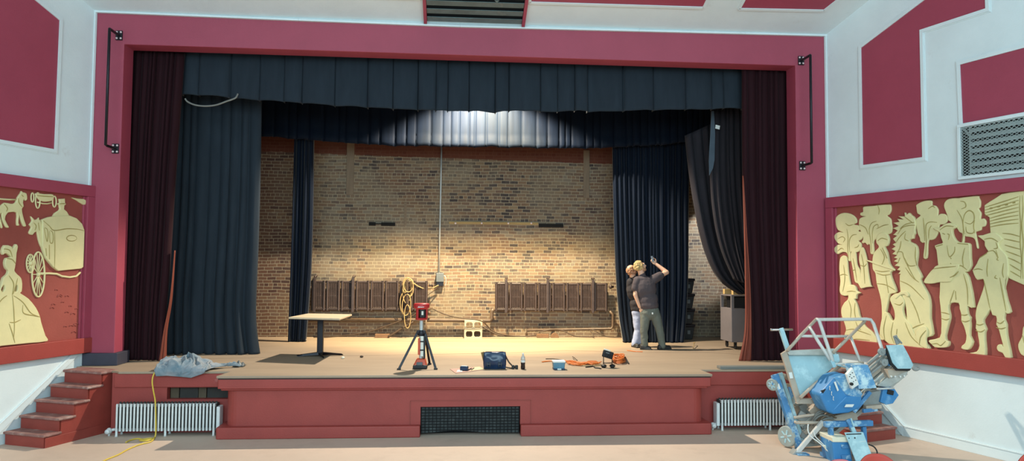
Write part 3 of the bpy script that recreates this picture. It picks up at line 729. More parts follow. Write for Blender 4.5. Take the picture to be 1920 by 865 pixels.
class Mural:
    def __init__(s, wall, name, label, a0, a1, z0, z1):
        s.w = wall; s.root = thing(name, label, 'mural', wall.pt((a0+a1)/2, z0))
        w = wall; s.base = .012
        mb = MB(); w.slab(mb, a0+.1, a1-.05, z0+.15, z1-.1, -.01, s.base); mb.build('ground_panel', M['muralbg'], s.root)
        mb = MB(); w.slab(mb, a0, a1, z1-.175, z1, -.01, .075); w.slab(mb, a0, a0+.15, z0, z1-.175, -.01, .075); w.slab(mb, a0+.15, a0+.19, z0+.2, z1-.175, -.01, .035); w.slab(mb, a1-.15, a1, z0, z1-.175, -.01, .075)
        mb.build('frame', M['maroon'], s.root, bevel=.008)
        mb = MB(); w.slab(mb, a0-.02, a1, z0, z0+.225, -.005, .095); mb.build('bottom_ledge', M['brickred'], s.root, bevel=.008)
    def L(s, px, py): return s.w.loc(px, py, .03)
    def fig(s, name, outline, lines=(), h=.035, holes=(), sm=3, label=None, depth0=0.0, lw=.008):
        O = [s.L(*p) for p in outline]; sp = [smooth2(O, sm) if sm > 1 else O]
        for hl in holes: sp.append(smooth2([s.L(*p) for p in hl], 3))
        bev = .010
        me = curve_mesh(sp, max(h/2-bev, .002), bev); me.name = name; w = s.w; org = s.root.location
        zc_ = s.base+depth0+h/2-.006
        for v in me.vertices: v.co = w.pt(v.co.x, v.co.y, zc_+v.co.z)-org
        bm = bmesh.new(); bm.from_mesh(me); bmesh.ops.recalc_face_normals(bm, faces=bm.faces); bm.to_mesh(me); bm.free()
        me.materials.clear(); me.materials.append(M['cream']); me.materials.append(M['groove'])
        if lines:                                        # carved lines belong to the figure's own surface
            mb = MB(); f = zc_+h/2-.001
            for ln in lines:
                q = catmull([s.L(*p)+(0,) for p in ln], 5) if len(ln) > 2 else [Vector(s.L(*p)+(0,)) for p in ln]
                n_ = len(q); rr = [lw*(.45+.55*math.sin(math.pi*(i+.5)/n_)) for i in range(n_)]
                mb.tube([w.pt(p.x, p.y, f)-org for p in q], rr, 6)
            m2 = bpy.data.meshes.new('tmp'); m2.from_pydata([tuple(v) for v in mb.v], [], mb.f)
            m2.materials.append(M['cream']); m2.materials.append(M['groove']); m2.polygons.foreach_set('material_index', [1]*len(m2.polygons)); m2.update()
            bm = bmesh.new(); bm.from_mesh(me); bm.from_mesh(m2); bm.to_mesh(me); bm.free(); bpy.data.meshes.remove(m2)
        me.polygons.foreach_set('use_smooth', [True]*len(me.polygons)); me.update()
        o = bpy.data.objects.new(name, me); COL.objects.link(o); o.parent = s.root
        md = o.modifiers.new('e', 'EDGE_SPLIT'); md.split_angle = math.radians(50)
        if label: o['label'] = label
        return o
    def rod(s, name, pts, r, closed=False, n=8, label=None):
        mb = MB(); q = [s.L(*p) for p in pts]; mb.tube([s.w.pt(a, z, s.base+r*.7) for a, z in q], r, n, closed=closed); o = mb.build(name, M['cream'], s.root, smooth=True)
        return o
    def wheel(s, name, cx, cy, rx, ry, spokes, r=.014):
        mb = MB(); P = lambda x, y: s.w.pt(*s.L(x, y), s.base+.012)
        mb.tube([P(cx+rx*math.cos(t*math.pi/16), cy+ry*math.sin(t*math.pi/16)) for t in range(32)], r, 8, closed=True)
        o = mb.build(name, M['cream'], s.root, smooth=True)
        if spokes:
            mb = MB()
            for i in range(spokes):
                a = 2*math.pi*i/spokes; mb.tube([P(cx, cy), P(cx+rx*math.cos(a), cy+ry*math.sin(a))], .007, 6)
            mb.ell(P(cx, cy), .03, .03, .03)
            mb.build('spokes', M['cream'], o, smooth=True)
        return o
def TF(ox, oy, k): return lambda *pts: [(ox+x/k, oy+y/k) for x, y in pts]
A = TF(1540, 340, 4.805); B = TF(1540, 500, 4.553); C = TF(1720, 340, 4.805); D = TF(1720, 500, 4.325); E = TF(1440, 432, 1.998)
mr = Mural(WR, 'relief_mural', 'cream relief of hatted men, a feathered chief and trees on terracotta, right wall', .035, 4.3, 1.10, 3.615)
mr.fig('log_building', [(1846, 385), (1856, 378), (1866, 372), (1878, 364), (1893, 361), (1925, 357), (2010, 345), (2010, 580), (1960, 556), (1920, 535), (1893, 523), (1880, 510), (1862, 470), (1857, 436), (1855, 408), (1846, 402)],
    [C((612, 235+i*26), (760, 190+i*28), (915, 140+i*32)) for i in range(4)]+[C((655, 335+i*26), (780, 300+i*30), (915, 270+i*36)) for i in range(4)]+[C((770, 470+i*0), (850, 478), (930, 500)), C((785, 520), (860, 535), (930, 550)), C((790, 575), (860, 595), (935, 615)), C((800, 630), (870, 655), (935, 680)), C((820, 690), (880, 715), (935, 745)), C((835, 750), (885, 780), (935, 810)), C((840, 810), (885, 835), (935, 865))]+[C((928, 130), (925, 250), (935, 400), (930, 550), (940, 700), (935, 880)), C((948, 125), (955, 250), (945, 400), (958, 550), (948, 700), (955, 880))]+[C((655, 243), (680, 238)), C((655, 250), (680, 246)), C((725, 226), (750, 221)), C((725, 233), (750, 228)), C((795, 210), (820, 205)), C((795, 217), (820, 212)), C((862, 192), (886, 186)), C((862, 199), (886, 194))], h=.03, sm=1)
mr.fig('tree', A((130, 330), (160, 300), (200, 285), (250, 290), (290, 310), (315, 340), (318, 375), (290, 390), (335, 400), (345, 435), (330, 450), (365, 460), (375, 490), (360, 525), (335, 540), (358, 560), (360, 600), (345, 630), (300, 645), (262, 640), (266, 715), (245, 715), (232, 650), (190, 640), (150, 658), (122, 640), (118, 600), (150, 572), (185, 575), (150, 560), (120, 520), (122, 480), (160, 458), (195, 462), (150, 440), (130, 390)),
    [A((248, 700), (240, 600), (243, 500), (232, 430)), A((258, 640), (255, 540), (280, 490), (320, 480)), A((150, 520), (190, 500), (215, 520), (200, 550)), A((150, 630), (180, 605), (205, 615)), A((290, 390), (250, 400), (220, 380)), A((300, 600), (330, 590), (340, 570))], h=.03, label='tree at the left end of the right mural')
mr.fig('tree', A((352, 285), (376, 275), (376, 235), (410, 226), (470, 222), (520, 215), (600, 210), (625, 216), (628, 265), (610, 300), (592, 312), (625, 340), (632, 385), (638, 420), (630, 465), (600, 480), (540, 500), (500, 520), (480, 530), (470, 560), (475, 650), (443, 652), (438, 585), (430, 567), (415, 575), (395, 556), (375, 560), (364, 548), (378, 510), (345, 430), (338, 380), (345, 338), (380, 320), (398, 318), (355, 310)),
    [A((452, 640), (448, 540), (435, 440), (455, 380), (500, 360)), A((465, 560), (462, 470), (475, 410), (510, 390), (515, 420)), A((345, 390), (400, 420), (425, 480)), A((500, 430), (560, 400), (610, 390)), A((510, 215), (525, 260), (520, 300))], h=.03, label='tree behind the man with the long gun')
mr.fig('tree', C((-6, 210), (60, 178), (128, 176), (133, 215), (165, 222), (188, 260), (186, 308), (208, 294), (245, 296), (272, 320), (270, 360), (240, 390), (200, 396), (190, 460), (160, 515), (130, 530), (105, 532), (95, 570), (90, 690), (55, 690), (62, 600), (65, 555), (45, 556), (25, 538), (22, 512), (3, 470), (-8, 400), (-12, 345), (28, 310), (0, 290), (-8, 240)),
    [C((75, 680), (85, 560), (80, 450), (85, 390), (120, 368), (180, 372)), C((70, 540), (65, 420), (55, 330)), C((100, 250), (140, 225), (160, 240)), C((105, 520), (110, 440), (130, 400))], h=.03, label='tree between the chief and the officer')
mr.fig('tree', C((240, 230), (247, 190), (277, 162), (330, 152), (370, 152), (400, 147), (540, 132), (555, 150), (570, 185), (566, 235), (552, 250), (575, 290), (570, 338), (600, 336), (620, 365), (610, 405), (580, 415), (575, 440), (545, 452), (525, 460), (532, 495), (550, 598), (535, 600), (520, 530), (490, 507), (440, 500), (425, 495), (420, 552), (400, 552), (405, 475), (380, 460), (355, 420), (330, 396), (300, 370), (272, 345), (275, 330), (262, 290)),
    [C((410, 540), (418, 440), (405, 340), (360, 260)), C((430, 480), (415, 380), (430, 300), (470, 265), (510, 290), (515, 350), (480, 385), (430, 370)), C((440, 410), (450, 460), (500, 470), (520, 440)), C((390, 180), (430, 190), (440, 230), (400, 250)), C((520, 470), (510, 400), (520, 350))], h=.03, label='tree above the officer with the map')
mr.fig('small_figure', E((270, 110), (278, 97), (288, 95), (298, 105), (302, 150), (310, 200), (316, 232), (296, 246), (276, 242), (269, 225), (272, 190), (268, 150)), [E((285, 130), (290, 180), (282, 230)), E((270, 170), (285, 165), (300, 170))], h=.03, depth0=.005, label='leftmost small standing figure')
mr.fig('small_figure', E((310, 98), (316, 78), (324, 74), (331, 88), (335, 128), (346, 150), (350, 185), (356, 203), (345, 211), (338, 200), (326, 192), (319, 150)), [E((320, 105), (328, 145), (335, 190)), E((318, 150), (330, 148))], h=.028, depth0=.007, label='middle small standing figure')
mr.fig('small_figure', E((342, 110), (345, 82), (349, 68), (357, 64), (364, 78), (372, 110), (378, 160), (386, 204), (392, 211), (370, 214), (345, 214), (349, 150)), [E((352, 90), (360, 130), (365, 200)), E((346, 130), (362, 135), (372, 125))], h=.028, depth0=.009, label='right small standing figure')
mr.fig('kneeling_man', B((222, 172), (260, 155), (296, 170), (308, 205), (338, 226), (315, 236), (305, 252), (303, 276), (286, 280), (303, 310), (322, 370), (336, 430), (380, 510), (440, 560), (482, 630), (455, 675), (330, 664), (208, 652), (203, 580), (215, 540), (200, 480), (178, 420), (175, 360), (200, 310), (230, 280), (232, 240), (213, 215)),
    [B((240, 290), (260, 360), (255, 440)), B((295, 310), (290, 380), (300, 450)), B((215, 545), (280, 535), (360, 560), (430, 585)), B((300, 470), (320, 520), (345, 540)), B((215, 640), (300, 620), (420, 630)), B((225, 215), (262, 210), (300, 215))], h=.04)
mr.fig('man_with_gun', E((408, 30), (418, 13), (438, 8), (451, 18), (456, 38), (450, 58), (440, 63), (450, 85), (458, 125), (475, 148), (462, 158), (466, 180), (484, 230), (460, 240), (455, 262), (442, 330), (446, 400), (430, 412), (420, 396), (429, 330), (426, 262), (410, 200), (405, 162), (395, 145), (394, 110), (400, 84), (418, 63), (409, 48)),
    [E((405, 150), (430, 155), (460, 152)), E((410, 160), (435, 168), (463, 165)), E((425, 70), (440, 100), (430, 130)), E((432, 66), (450, 105)), E((410, 200), (445, 205), (480, 225)), E((445, 170), (455, 235)), E((415, 40), (430, 30), (452, 36))], h=.045)
mr.fig('long_gun', E((372, 110), (400, 118), (440, 132), (482, 146), (480, 152), (438, 139), (398, 125), (371, 114)), h=.02, sm=1, depth0=.035)
hd = A((758, 283), (775, 305), (797, 286), (815, 305), (835, 318), (850, 345), (858, 395), (850, 440), (853, 470), (840, 490), (836, 518), (808, 524), (803, 545), (842, 562), (868, 590), (876, 640), (872, 700), (865, 760), (890, 810), (915, 865))
low = E((575, 185), (590, 215), (606, 245), (612, 280), (612, 330), (622, 388), (604, 400), (560, 415), (528, 400), (525, 350), (522, 300), (515, 262), (500, 232))
spikes = A((715, 848), (738, 830), (700, 838), (722, 808), (690, 800), (716, 772), (668, 762), (700, 735), (660, 722), (694, 700), (660, 690), (690, 668), (645, 657), (676, 630), (640, 612), (676, 590), (650, 570), (680, 552), (653, 520), (690, 492), (654, 484), (694, 446), (650, 425), (704, 404), (655, 376), (712, 366), (690, 340), (748, 346), (700, 316), (760, 318))
mr.fig('feathered_chief', hd+low+spikes, [A((700, 480), (740, 420), (800, 400), (855, 398)), A((720, 430), (770, 390), (850, 370)), A((760, 320), (800, 350), (840, 380)), A((680, 560), (720, 500), (770, 450)), A((690, 660), (720, 600), (730, 540)), A((700, 740), (720, 690)), A((690, 640), (740, 640), (760, 700), (830, 840), (870, 900)), A((760, 690), (800, 760), (860, 760)), A((770, 470), (765, 520), (800, 540)), E((520, 140), (545, 175), (570, 195)), E((500, 190), (540, 210), (590, 260)), E((530, 240), (560, 300), (575, 350)), E((525, 390), (550, 365), (590, 350)), A((862, 590), (858, 680), (870, 760))], h=.05, sm=2)
mr.fig('seated_woman', E((463, 262), (470, 245), (490, 236), (506, 247), (518, 270), (511, 298), (520, 330), (540, 352), (562, 398), (604, 430), (606, 455), (540, 446), (468, 432), (430, 396), (424, 378), (432, 330), (441, 308), (456, 312), (470, 338), (480, 330), (478, 300)),
    [E((450, 320), (440, 370), (445, 415)), E((475, 345), (468, 390), (480, 425)), E((520, 345), (545, 400), (590, 440)), E((480, 275), (500, 280), (512, 270)), E((490, 370), (488, 390))], h=.05, depth0=.010)
mr.fig('tall_feather', E((482, 250), (500, 232), (524, 228), (536, 242), (528, 250), (516, 240), (500, 246), (486, 258)), h=.02, depth0=.045)
mr.fig('bent_knee', E((560, 385), (578, 362), (598, 360), (606, 380), (600, 410), (605, 445), (570, 425)), [E((600, 375), (580, 400), (575, 430))], h=.03, depth0=.038)
off1 = C((152, 420), (200, 422), (255, 388), (310, 376), (370, 405), (350, 424), (326, 436), (325, 468), (340, 510), (380, 550), (470, 558), (485, 598), (488, 700), (495, 760), (466, 815), (438, 822))
off1 += D((425, 90), (470, 332), (415, 320), (420, 388), (438, 412), (434, 440), (438, 480), (434, 560), (458, 610), (432, 668), (400, 677), (365, 664), (372, 640), (396, 620), (406, 560), (384, 480), (364, 440), (365, 390), (350, 340), (343, 298), (275, 298), (261, 340), (272, 390), (272, 425), (260, 470), (238, 560), (245, 600), (262, 605), (266, 630), (250, 655), (200, 660), (150, 656), (122, 630), (103, 612), (108, 596), (190, 576), (202, 500), (203, 430), (200, 380), (195, 320), (187, 250), (192, 138))
off1 += C((190, 700), (180, 620), (165, 580), (230, 560), (236, 545), (222, 510), (210, 462), (168, 440))
mr.fig('officer_with_map', off1, [C((215, 440), (270, 405), (340, 410)), C((240, 470), (262, 480)), C((280, 475), (300, 485), (292, 530)), C((280, 580), (300, 680), (345, 640), (350, 590)), C((310, 690), (318, 700)), C((310, 740), (318, 750)), C((180, 590), (240, 570)), C((375, 560), (470, 570)), C((440, 600), (420, 700), (430, 780)), C((360, 800), (400, 760), (460, 800)), D((310, 190), (290, 250), (275, 295)), D((320, 200), (325, 270)), D((203, 372), (240, 378), (272, 388)), D((203, 420), (240, 432), (270, 424)), D((365, 392), (395, 395), (420, 388)), D((368, 440), (400, 448), (434, 438)), D((385, 60), (415, 170), (420, 310)), D((125, 630), (170, 625), (200, 640), (240, 605))], h=.05, sm=2)
mr.fig('map_sheet', D((66, 128), (110, 55), (145, 18), (180, -10), (330, -20), (352, 5), (300, 90), (275, 125), (195, 128), (130, 140)), [D((145, 20), (230, 8), (330, 0)), D((280, 90), (320, 70), (350, 40))], h=.025, depth0=.04)
off2 = C((556, 490), (600, 486), (650, 470), (700, 462), (742, 482), (775, 525), (747, 552), (742, 582), (762, 612), (800, 652), (824, 702), (830, 800), (825, 865))
off2 += D((742, 80), (715, 160), (720, 200), (738, 280), (765, 368), (735, 384), (724, 372), (714, 405), (714, 432), (730, 470), (730, 500), (735, 560), (747, 622), (770, 738), (740, 745), (718, 734), (700, 702), (668, 690), (652, 662), (662, 635), (690, 632), (706, 652), (690, 590), (666, 502), (648, 470), (652, 440), (646, 402), (616, 394), (600, 346), (575, 388), (545, 432), (550, 468), (566, 508), (556, 535), (556, 600), (562, 732), (500, 726), (418, 714), (430, 702), (490, 690), (512, 640), (500, 560), (496, 525), (481, 500), (486, 452), (480, 400), (490, 330), (522, 240), (550, 150), (542, 102), (495, 110), (470, 72), (457, 35))
off2 += C((508, 800), (545, 742), (572, 688), (642, 640), (640, 622), (616, 582), (616, 548), (602, 532), (565, 505))
mr.fig('officer_in_long_coat', off2, [C((615, 525), (680, 515), (740, 548)), C((720, 550), (735, 600), (700, 610)), C((640, 640), (690, 625), (720, 650), (740, 690), (720, 620)), C((575, 690), (640, 650)), C((650, 700), (640, 800), (645, 860)), C((740, 690), (730, 705), (745, 715)), C((790, 740), (780, 820), (790, 870)), D((550, 110), (575, 220), (600, 340)), D((680, 90), (700, 200), (730, 360)), D((650, 70), (640, 90), (660, 100)), D((485, 465), (515, 475), (548, 465)), D((484, 520), (525, 530), (560, 512)), D((655, 450), (685, 462), (715, 440)), D((650, 495), (690, 505), (728, 495)), C((520, 800), (560, 790), (600, 800))], h=.05, sm=2)
mr.fig('crouching_figure', D((865, 488), (856, 540), (850, 575), (822, 632), (832, 690), (866, 726), (960, 735), (960, 500), (905, 470)), [D((860, 560), (875, 620))], h=.04)
Fz = TF(0, 320, 4.805); Gz = TF(0, 480, 4.117); Hz = TF(0, 432, 1.998)
ml = Mural(WL, 'relief_mural', 'cream relief of a coach, horse and lady in a wide gown on terracotta, left wall', -.03, 4.3, 1.085, 3.635)
ml.fig('pale_horse', Fz((-60, 330), (0, 320), (40, 290), (100, 300), (138, 290), (158, 240), (184, 203), (192, 185), (203, 195), (236, 206), (243, 258), (226, 272), (214, 256), (205, 290), (212, 322), (196, 345), (200, 385), (214, 440), (233, 495), (222, 505), (208, 498), (185, 440), (174, 400), (164, 470), (174, 492), (153, 496), (150, 450), (150, 380), (90, 376), (62, 388), (42, 440), (78, 508), (64, 516), (48, 505), (18, 440), (12, 385), (-5, 400), (5, 440), (22, 508), (8, 515), (-20, 430), (-60, 400)),
    [Fz((160, 250), (165, 290), (195, 330)), Fz((30, 300), (60, 340), (50, 370)), Fz((190, 220), (205, 235))], h=.035, sm=2)
ml.rod('harness_pole', Fz((-60, 250), (0, 256), (80, 262), (150, 262)), .012)
ml.fig('small_carriage', Fz((320, 205), (400, 212), (480, 216), (472, 268), (430, 280), (380, 278), (338, 250)), [Fz((330, 225), (400, 232), (474, 236))], h=.03)
ml.wheel('carriage_wheel', *Fz((295, 243))[0], 2.6, 8.5, 0, .010); ml.wheel('carriage_wheel', *Fz((343, 270))[0], 4.2, 14.5, 0, .010); ml.wheel('carriage_wheel', *Fz((493, 280))[0], 3.4, 10.2, 0, .010)
ml.rod('carriage_spring', Fz((340, 285), (390, 298), (430, 300), (475, 290)), .010)
ml.fig('corner_cloud', Fz((645, 243), (700, 252), (770, 262), (765, 312), (720, 290), (690, 270)), h=.03)
ml.fig('horse_head', Fz((370, 470), (352, 440), (350, 424), (335, 440), (322, 442), (312, 448), (300, 432), (276, 412), (288, 450), (276, 472), (264, 490), (282, 512), (262, 552), (266, 572), (292, 581), (312, 558), (332, 556), (345, 620), (370, 690), (400, 660)), [Fz((300, 470), (320, 500), (310, 540)), Fz((340, 470), (350, 540))], h=.032, sm=2)
ml.fig('coach', Fz((372, 442), (430, 420), (480, 412), (560, 408), (620, 406), (680, 430), (730, 480), (752, 540), (748, 700), (742, 870), (720, 885), (515, 905), (470, 870), (400, 785), (372, 690)),
    [Fz((375, 450), (430, 500), (475, 540), (590, 525), (690, 530), (748, 545)), Fz((478, 545), (480, 700), (478, 880)), Fz((430, 670), (432, 800)), Fz((385, 520), (395, 580), (410, 640), (418, 580), (410, 530), (388, 515)), Fz((432, 545), (436, 640), (455, 655), (465, 620), (460, 560), (440, 540)), [Fz((632+46*math.cos(i*.524), 610+26*math.sin(i*.524)))[0] for i in range(13)], Fz((400, 700), (405, 770))], h=.05, sm=1)
ml.fig('coach_driver', Fz((475, 412), (490, 385), (530, 360), (538, 345), (531, 312), (514, 304), (522, 294), (536, 290), (530, 256), (582, 252), (584, 290), (594, 305), (578, 316), (575, 348), (600, 370), (625, 412)), [Fz((532, 300), (560, 298), (585, 298))], h=.035, sm=1)
cw = Gz((237, 60))[0]; ml.wheel('coach_wheel', cw[0], cw[1], 7.2, 17, 12, .011)
ml.wheel('coach_wheel', 72.3, 515, 11.8, 42, 14, .013)
ml.rod('coach_axle', Gz((300, 137), (380, 136), (440, 140), (480, 158), (540, 166), (590, 158), (622, 128)), .016)
ml.fig('lady_in_gown', Hz((4, 78), (14, 56), (38, 60), (44, 70), (56, 52), (63, 62), (58, 85), (56, 112), (52, 140), (50, 152), (60, 165), (74, 178), (79, 200), (77, 230), (72, 236), (102, 256), (130, 290), (145, 322), (150, 345), (166, 395), (174, 416), (100, 424), (0, 434), (-70, 442), (-70, 330), (-45, 280), (-12, 238), (2, 200), (8, 178), (22, 166), (27, 152), (18, 142), (14, 122), (20, 104), (38, 100), (18, 86), (8, 92)),
    [Hz((28, 170), (45, 200), (40, 240)), Hz((60, 180), (50, 220), (42, 240)), Hz((40, 240), (45, 290), (48, 360), (45, 410)), Hz((45, 245), (80, 270), (110, 310), (145, 325)), Hz((30, 345), (50, 345), (72, 335)), Hz((80, 280), (82, 310), (120, 320), (145, 325)), Hz((28, 350), (40, 385), (50, 422)), Hz((20, 105), (40, 110), (52, 125)), Hz((8, 70), (30, 75), (40, 100)), Hz((-30, 300), (0, 260), (20, 245))], h=.05, sm=2, holes=[Hz((52, 212), (60, 206), (61, 222), (56, 230), (50, 226)), Hz((0, 222), (10, 205), (14, 218), (6, 232))])
mb = MB(); rr_ = random.Random(4)
for i in range(34):
    x = rr_.uniform(88, 146); y = rr_.uniform(545, 630)
    if x < 95+ (y-545)*.05 or rr_.random() > .35+.65*(y-545)/85*(x-80)/66: continue
    r_ = rr_.uniform(2.4, 4.5)
    q = [ml.L(x+r_*math.cos(a), y-r_*1.1*math.sin(a)) for a in [math.pi*(.1+.8*j/6) for j in range(7)]]
    mb.tube([WL.pt(a, z, .014) for a, z in q], .008, 6)
mb.build('ground_waves', M['muralbg'], ml.root, smooth=True)
# ------------------------------------------------------------------ back wall fittings
YW = 16.55
def wallp(px, py, off=0): return AY(px, py, YW-off)
def wall_radiator(label, x0px, x1px, ytpx, ybpx, hang, n=8):
    yf = 16.36
    a = AY(x0px, ytpx, yf); b = AY(x1px, ybpx, yf); x0, x1, zt, zb = a.x, b.x, a.z, b.z
    t = thing('wall_radiator', label, 'radiator', ((x0+x1)/2, 16.4, zb))
    w_ = (x1-x0)/n; first = None
    for i in range(n):
        if first is None:
            mb = MB(); xa, xb = x0+.004, x0+w_-.004
            mb.tube([(xa, yf+.04, zt-.03), (xb, yf+.04, zt-.03)], .028, 10); mb.tube([(xa, yf+.04, zb+.03), (xb, yf+.04, zb+.03)], .03, 10)
            for xx in (xa+.032, xb-.032): mb.tube([(xx, yf+.03, zb), (xx, yf+.03, zt)], .030, 10)
            for j in range(5):
                xx = xa+.062+(xb-xa-.124)*(j+.5)/5; mb.tube([(xx, yf+.035, zb+.03), (xx, yf+.035, zt-.03)], .0165, 8)
                mb.tube([(xx, yf+.1, zb+.03), (xx, yf+.1, zt-.03)], .016, 6)
                mb.ell((xx, yf+.03, zb+.055), .018, .022, .022, nu=8, nv=5)
            mb.box((xa+.03, yf+.025, (zt+zb)/2-.014), (xb-.03, yf+.05, (zt+zb)/2+.002))
            first = mb.build('section', M['radbrown'], t, smooth=True); md = first.modifiers.new('e', 'EDGE_SPLIT'); md.split_angle = .9
        else:
            c = first.copy(); COL.objects.link(c); c.parent = t; c.location.x += w_*i
    for hp in hang:
        x = AY(hp, ytpx, yf-.01).x; mb = MB(); mb.box((x-.028, yf-.03, zb-.04), (x+.028, yf, zt+.07)); mb.tube([(x, yf-.015, zt+.07), (x+.02, yf+.02, zt+.10), (x+.01, YW, zt+.10)], .022, 8); mb.build('hanger', M['radbrown'], t, bevel=.008)
    return t, x0, x1, zt, zb
t, *_ = wall_radiator('brown column radiator on the brick wall behind the pale table', 583, 802, 526, 583, (590, 662))
mb = MB(); p = AY(804, 535, 16.38); mb.lathe([(.03, 0), (.03, .04), (.015, .05), (.04, .06), (.04, .09), (.01, .1)], p, (1, 0, 0), 12); mb.build('valve', M['radbrown'], t, smooth=True)
t, *_ = wall_radiator('brown column radiator on the brick wall beside the right navy drape', 928, 1140, 530, 584, (949, 1027, 1112))
mb = MB(); p = AY(1142, 538, 16.38); mb.lathe([(.02, 0), (.05, .02), (.05, .05), (.03, .06), (.03, .1)], p, (1, 0, 0), 12); mb.build('valve', M['radbrown'], t, smooth=True)
# steam pipes
def wallpipe(name, label, pts, r, m, Y=16.42, cat='pipe', sm=False):
    mb = MB(); q = [AY(px, py, Y) for px, py in pts]
    if sm: q = catmull(q, 6)
    mb.tube(q, r, 12); o = mb.build(name, m, smooth=True); tag(o, label, cat); return o
wallpipe('wall_mounted_pipe', 'long level pipe on the brick wall running under the left wall radiator', [(572, 600), (800, 600.5), (918, 602), (922, 598), (922, 584), (926, 580)], .042, M['pipe'])
wallpipe('wall_mounted_pipe', 'bent pipe dropping from the right wall radiator and running left near the floor', [(1143, 584), (1149, 590), (1149, 612), (1146, 617), (988, 619.5), (987.5, 630)], .028, M['pipe'])
wallpipe('drain_pipe', 'thin upright pipe on the brick wall right of the tower light', [(799, 596), (799, 632)], .018, M['pipe'], Y=16.33)
mb = MB(); q = [AY(802, 576, 16.38), AY(800, 583, 16.38), AY(804, 590, 16.38)]; mb.tube(q, .03, 8); mb.ell(AY(800, 578, 16.36), .045, .04, .05); mb.ell(AY(805, 588, 16.36), .035, .04, .05)
o = mb.build('valve_body', M['pipe'], smooth=True); tag(o, 'old brass coloured valve on the wall beside the tower light head', 'valve')
wallpipe('conduit', 'thin steel conduit rising up the middle of the brick wall to the navy valance', [(828, 262), (827, 330), (825, 420), (823, 514)], .017, M['steel'], Y=16.52)
# junction box
t = thing('switch_box', 'grey box on the brick wall at the foot of the steel conduit', 'electrical box', AY(825, 537, 16.5))
a = AY(818, 512, 16.45); b = AY(832, 529, 16.45); c = AY(831, 537, 16.45)
mb = MB(); mb.box((a.x, 16.44, b.z), (b.x, 16.56, a.z)); mb.build('box', M['toolgrey'], t, bevel=.008)
mb = MB(); mb.box((a.x+.004, 16.46, c.z), (b.x-.01, 16.56, b.z)); mb.build('lower_box', M['blackmetal'], t, bevel=.006)
mb = MB(); mb.tube(catmull([(b.x, 16.46, a.z-.06), (b.x+.04, 16.45, a.z-.09), (b.x+.05, 16.45, b.z-.0), (b.x+.035, 16.45, b.z-.08)], 5), .006, 6); mb.build('chain', M['steel'], t, smooth=True)
# timber remnants and bars on the wall
def bar_on_wall(name, label, x0, x1, y0, y1, m, thick=.02, cat='board', group=None):
    a = wallp(x0, y0); b = wallp(x1, y1); mb = MB(); mb.box((a.x, YW-thick, b.z), (b.x, YW+.002, a.z)); o = mb.build(name, m, bevel=.003); tag(o, label, cat, group); return o
bar_on_wall('wall_batten', 'upright weathered board high on the brick wall left of the conduit', 651, 663, 262, 366, M['batten'])
bar_on_wall('wall_batten', 'upright weathered board high on the brick wall next to the right navy drape', 1094, 1105, 282, 372, M['batten'])
bar_on_wall('wall_batten', 'short faint upright board on the brick wall above the black bar on the left', 758, 762, 380, 424, M['batten'], .008)
t = thing('yellow_board', 'long level yellow board bolted across the middle of the brick wall', 'board', wallp(925, 422))
a = wallp(842, 415.5); b = wallp(1009, 422); mb = MB(); mb.box((a.x, YW-.025, b.z), (b.x, YW+.002, a.z)); mb.build('plank', mat('ochre board', (164, 136, 84), .7, .1, 5, stretch=(.6, 6, 6)), t, bevel=.003)
for px in (854, 903, 953, 996):
    p = wallp(px, 419); mb = MB(); mb.lathe([(.022, 0), (.02, .01), (.004, .014)], (p.x, YW-.025, p.z), (0, -1, 0), 10); mb.build('bolt', M['bolt'], t, smooth=True)
def iron_bar(label, spans):
    t = thing('iron_bar', label, 'iron bar', wallp(spans[0][0], spans[0][3])); 
    for i, (x0, x1, y0, y1) in enumerate(spans):
        a = wallp(x0, y0); b = wallp(x1, y1); mb = MB(); mb.box((a.x, YW-.03, b.z), (b.x, YW+.002, a.z))
        for j in range(2):
            mb.box((a.x+(b.x-a.x)*(.3+.4*j)-.012, YW-.045, (a.z+b.z)/2-.012), (a.x+(b.x-a.x)*(.3+.4*j)+.012, YW-.03, (a.z+b.z)/2+.012))
        mb.build('bar', M['slot'], t, bevel=.003)
iron_bar('broken black iron bar fixed on the brick wall left of the conduit', [(692, 704.5, 417, 423.5), (704, 716, 419, 421), (715, 741, 417.5, 424)])
iron_bar('black iron bar at the right end of the long yellow board', [(1010, 1056, 420, 427)])
# concrete blocks
def hollow_block(label, x0, z0, y0):
    w_, h_, d_ = .385, .19, .19; mb = MB(); hs_ = []
    x1 = x0+w_; web = .035
    cols_ = [(x0, x0+web), (x0+w_/2-web/2, x0+w_/2+web/2), (x1-web, x1)]
    for a, b in cols_: mb.box((a, y0, z0+.032), (b, y0+d_, z0+h_-.032))
    mb.box((x0, y0, z0), (x1, y0+d_, z0+.032)); mb.box((x0, y0, z0+h_-.032), (x1, y0+d_, z0+h_))
    for a, b in ((cols_[0][1], cols_[1][0]), (cols_[1][1], cols_[2][0])):    # fillets in the hole corners
        for (xx, zz, sx, sz) in ((a, z0+.032, 1, 1), (b, z0+.032, -1, 1), (a, z0+h_-.032, 1, -1), (b, z0+h_-.032, -1, -1)):
            mb.prism([(xx, y0, zz), (xx+sx*.025, y0, zz), (xx, y0, zz+sz*.025)], (0, d_, 0))
    o = mb.build('concrete_block', M['concrete']); tag(o, label, 'concrete block'); return o
p = AZ(870, 633); bx = p.x
hollow_block('lower of the two hollow concrete blocks stacked against the brick wall', bx, S, 16.17)
hollow_block('upper of the two hollow concrete blocks stacked against the brick wall', bx+.004, S+.192, 16.17)
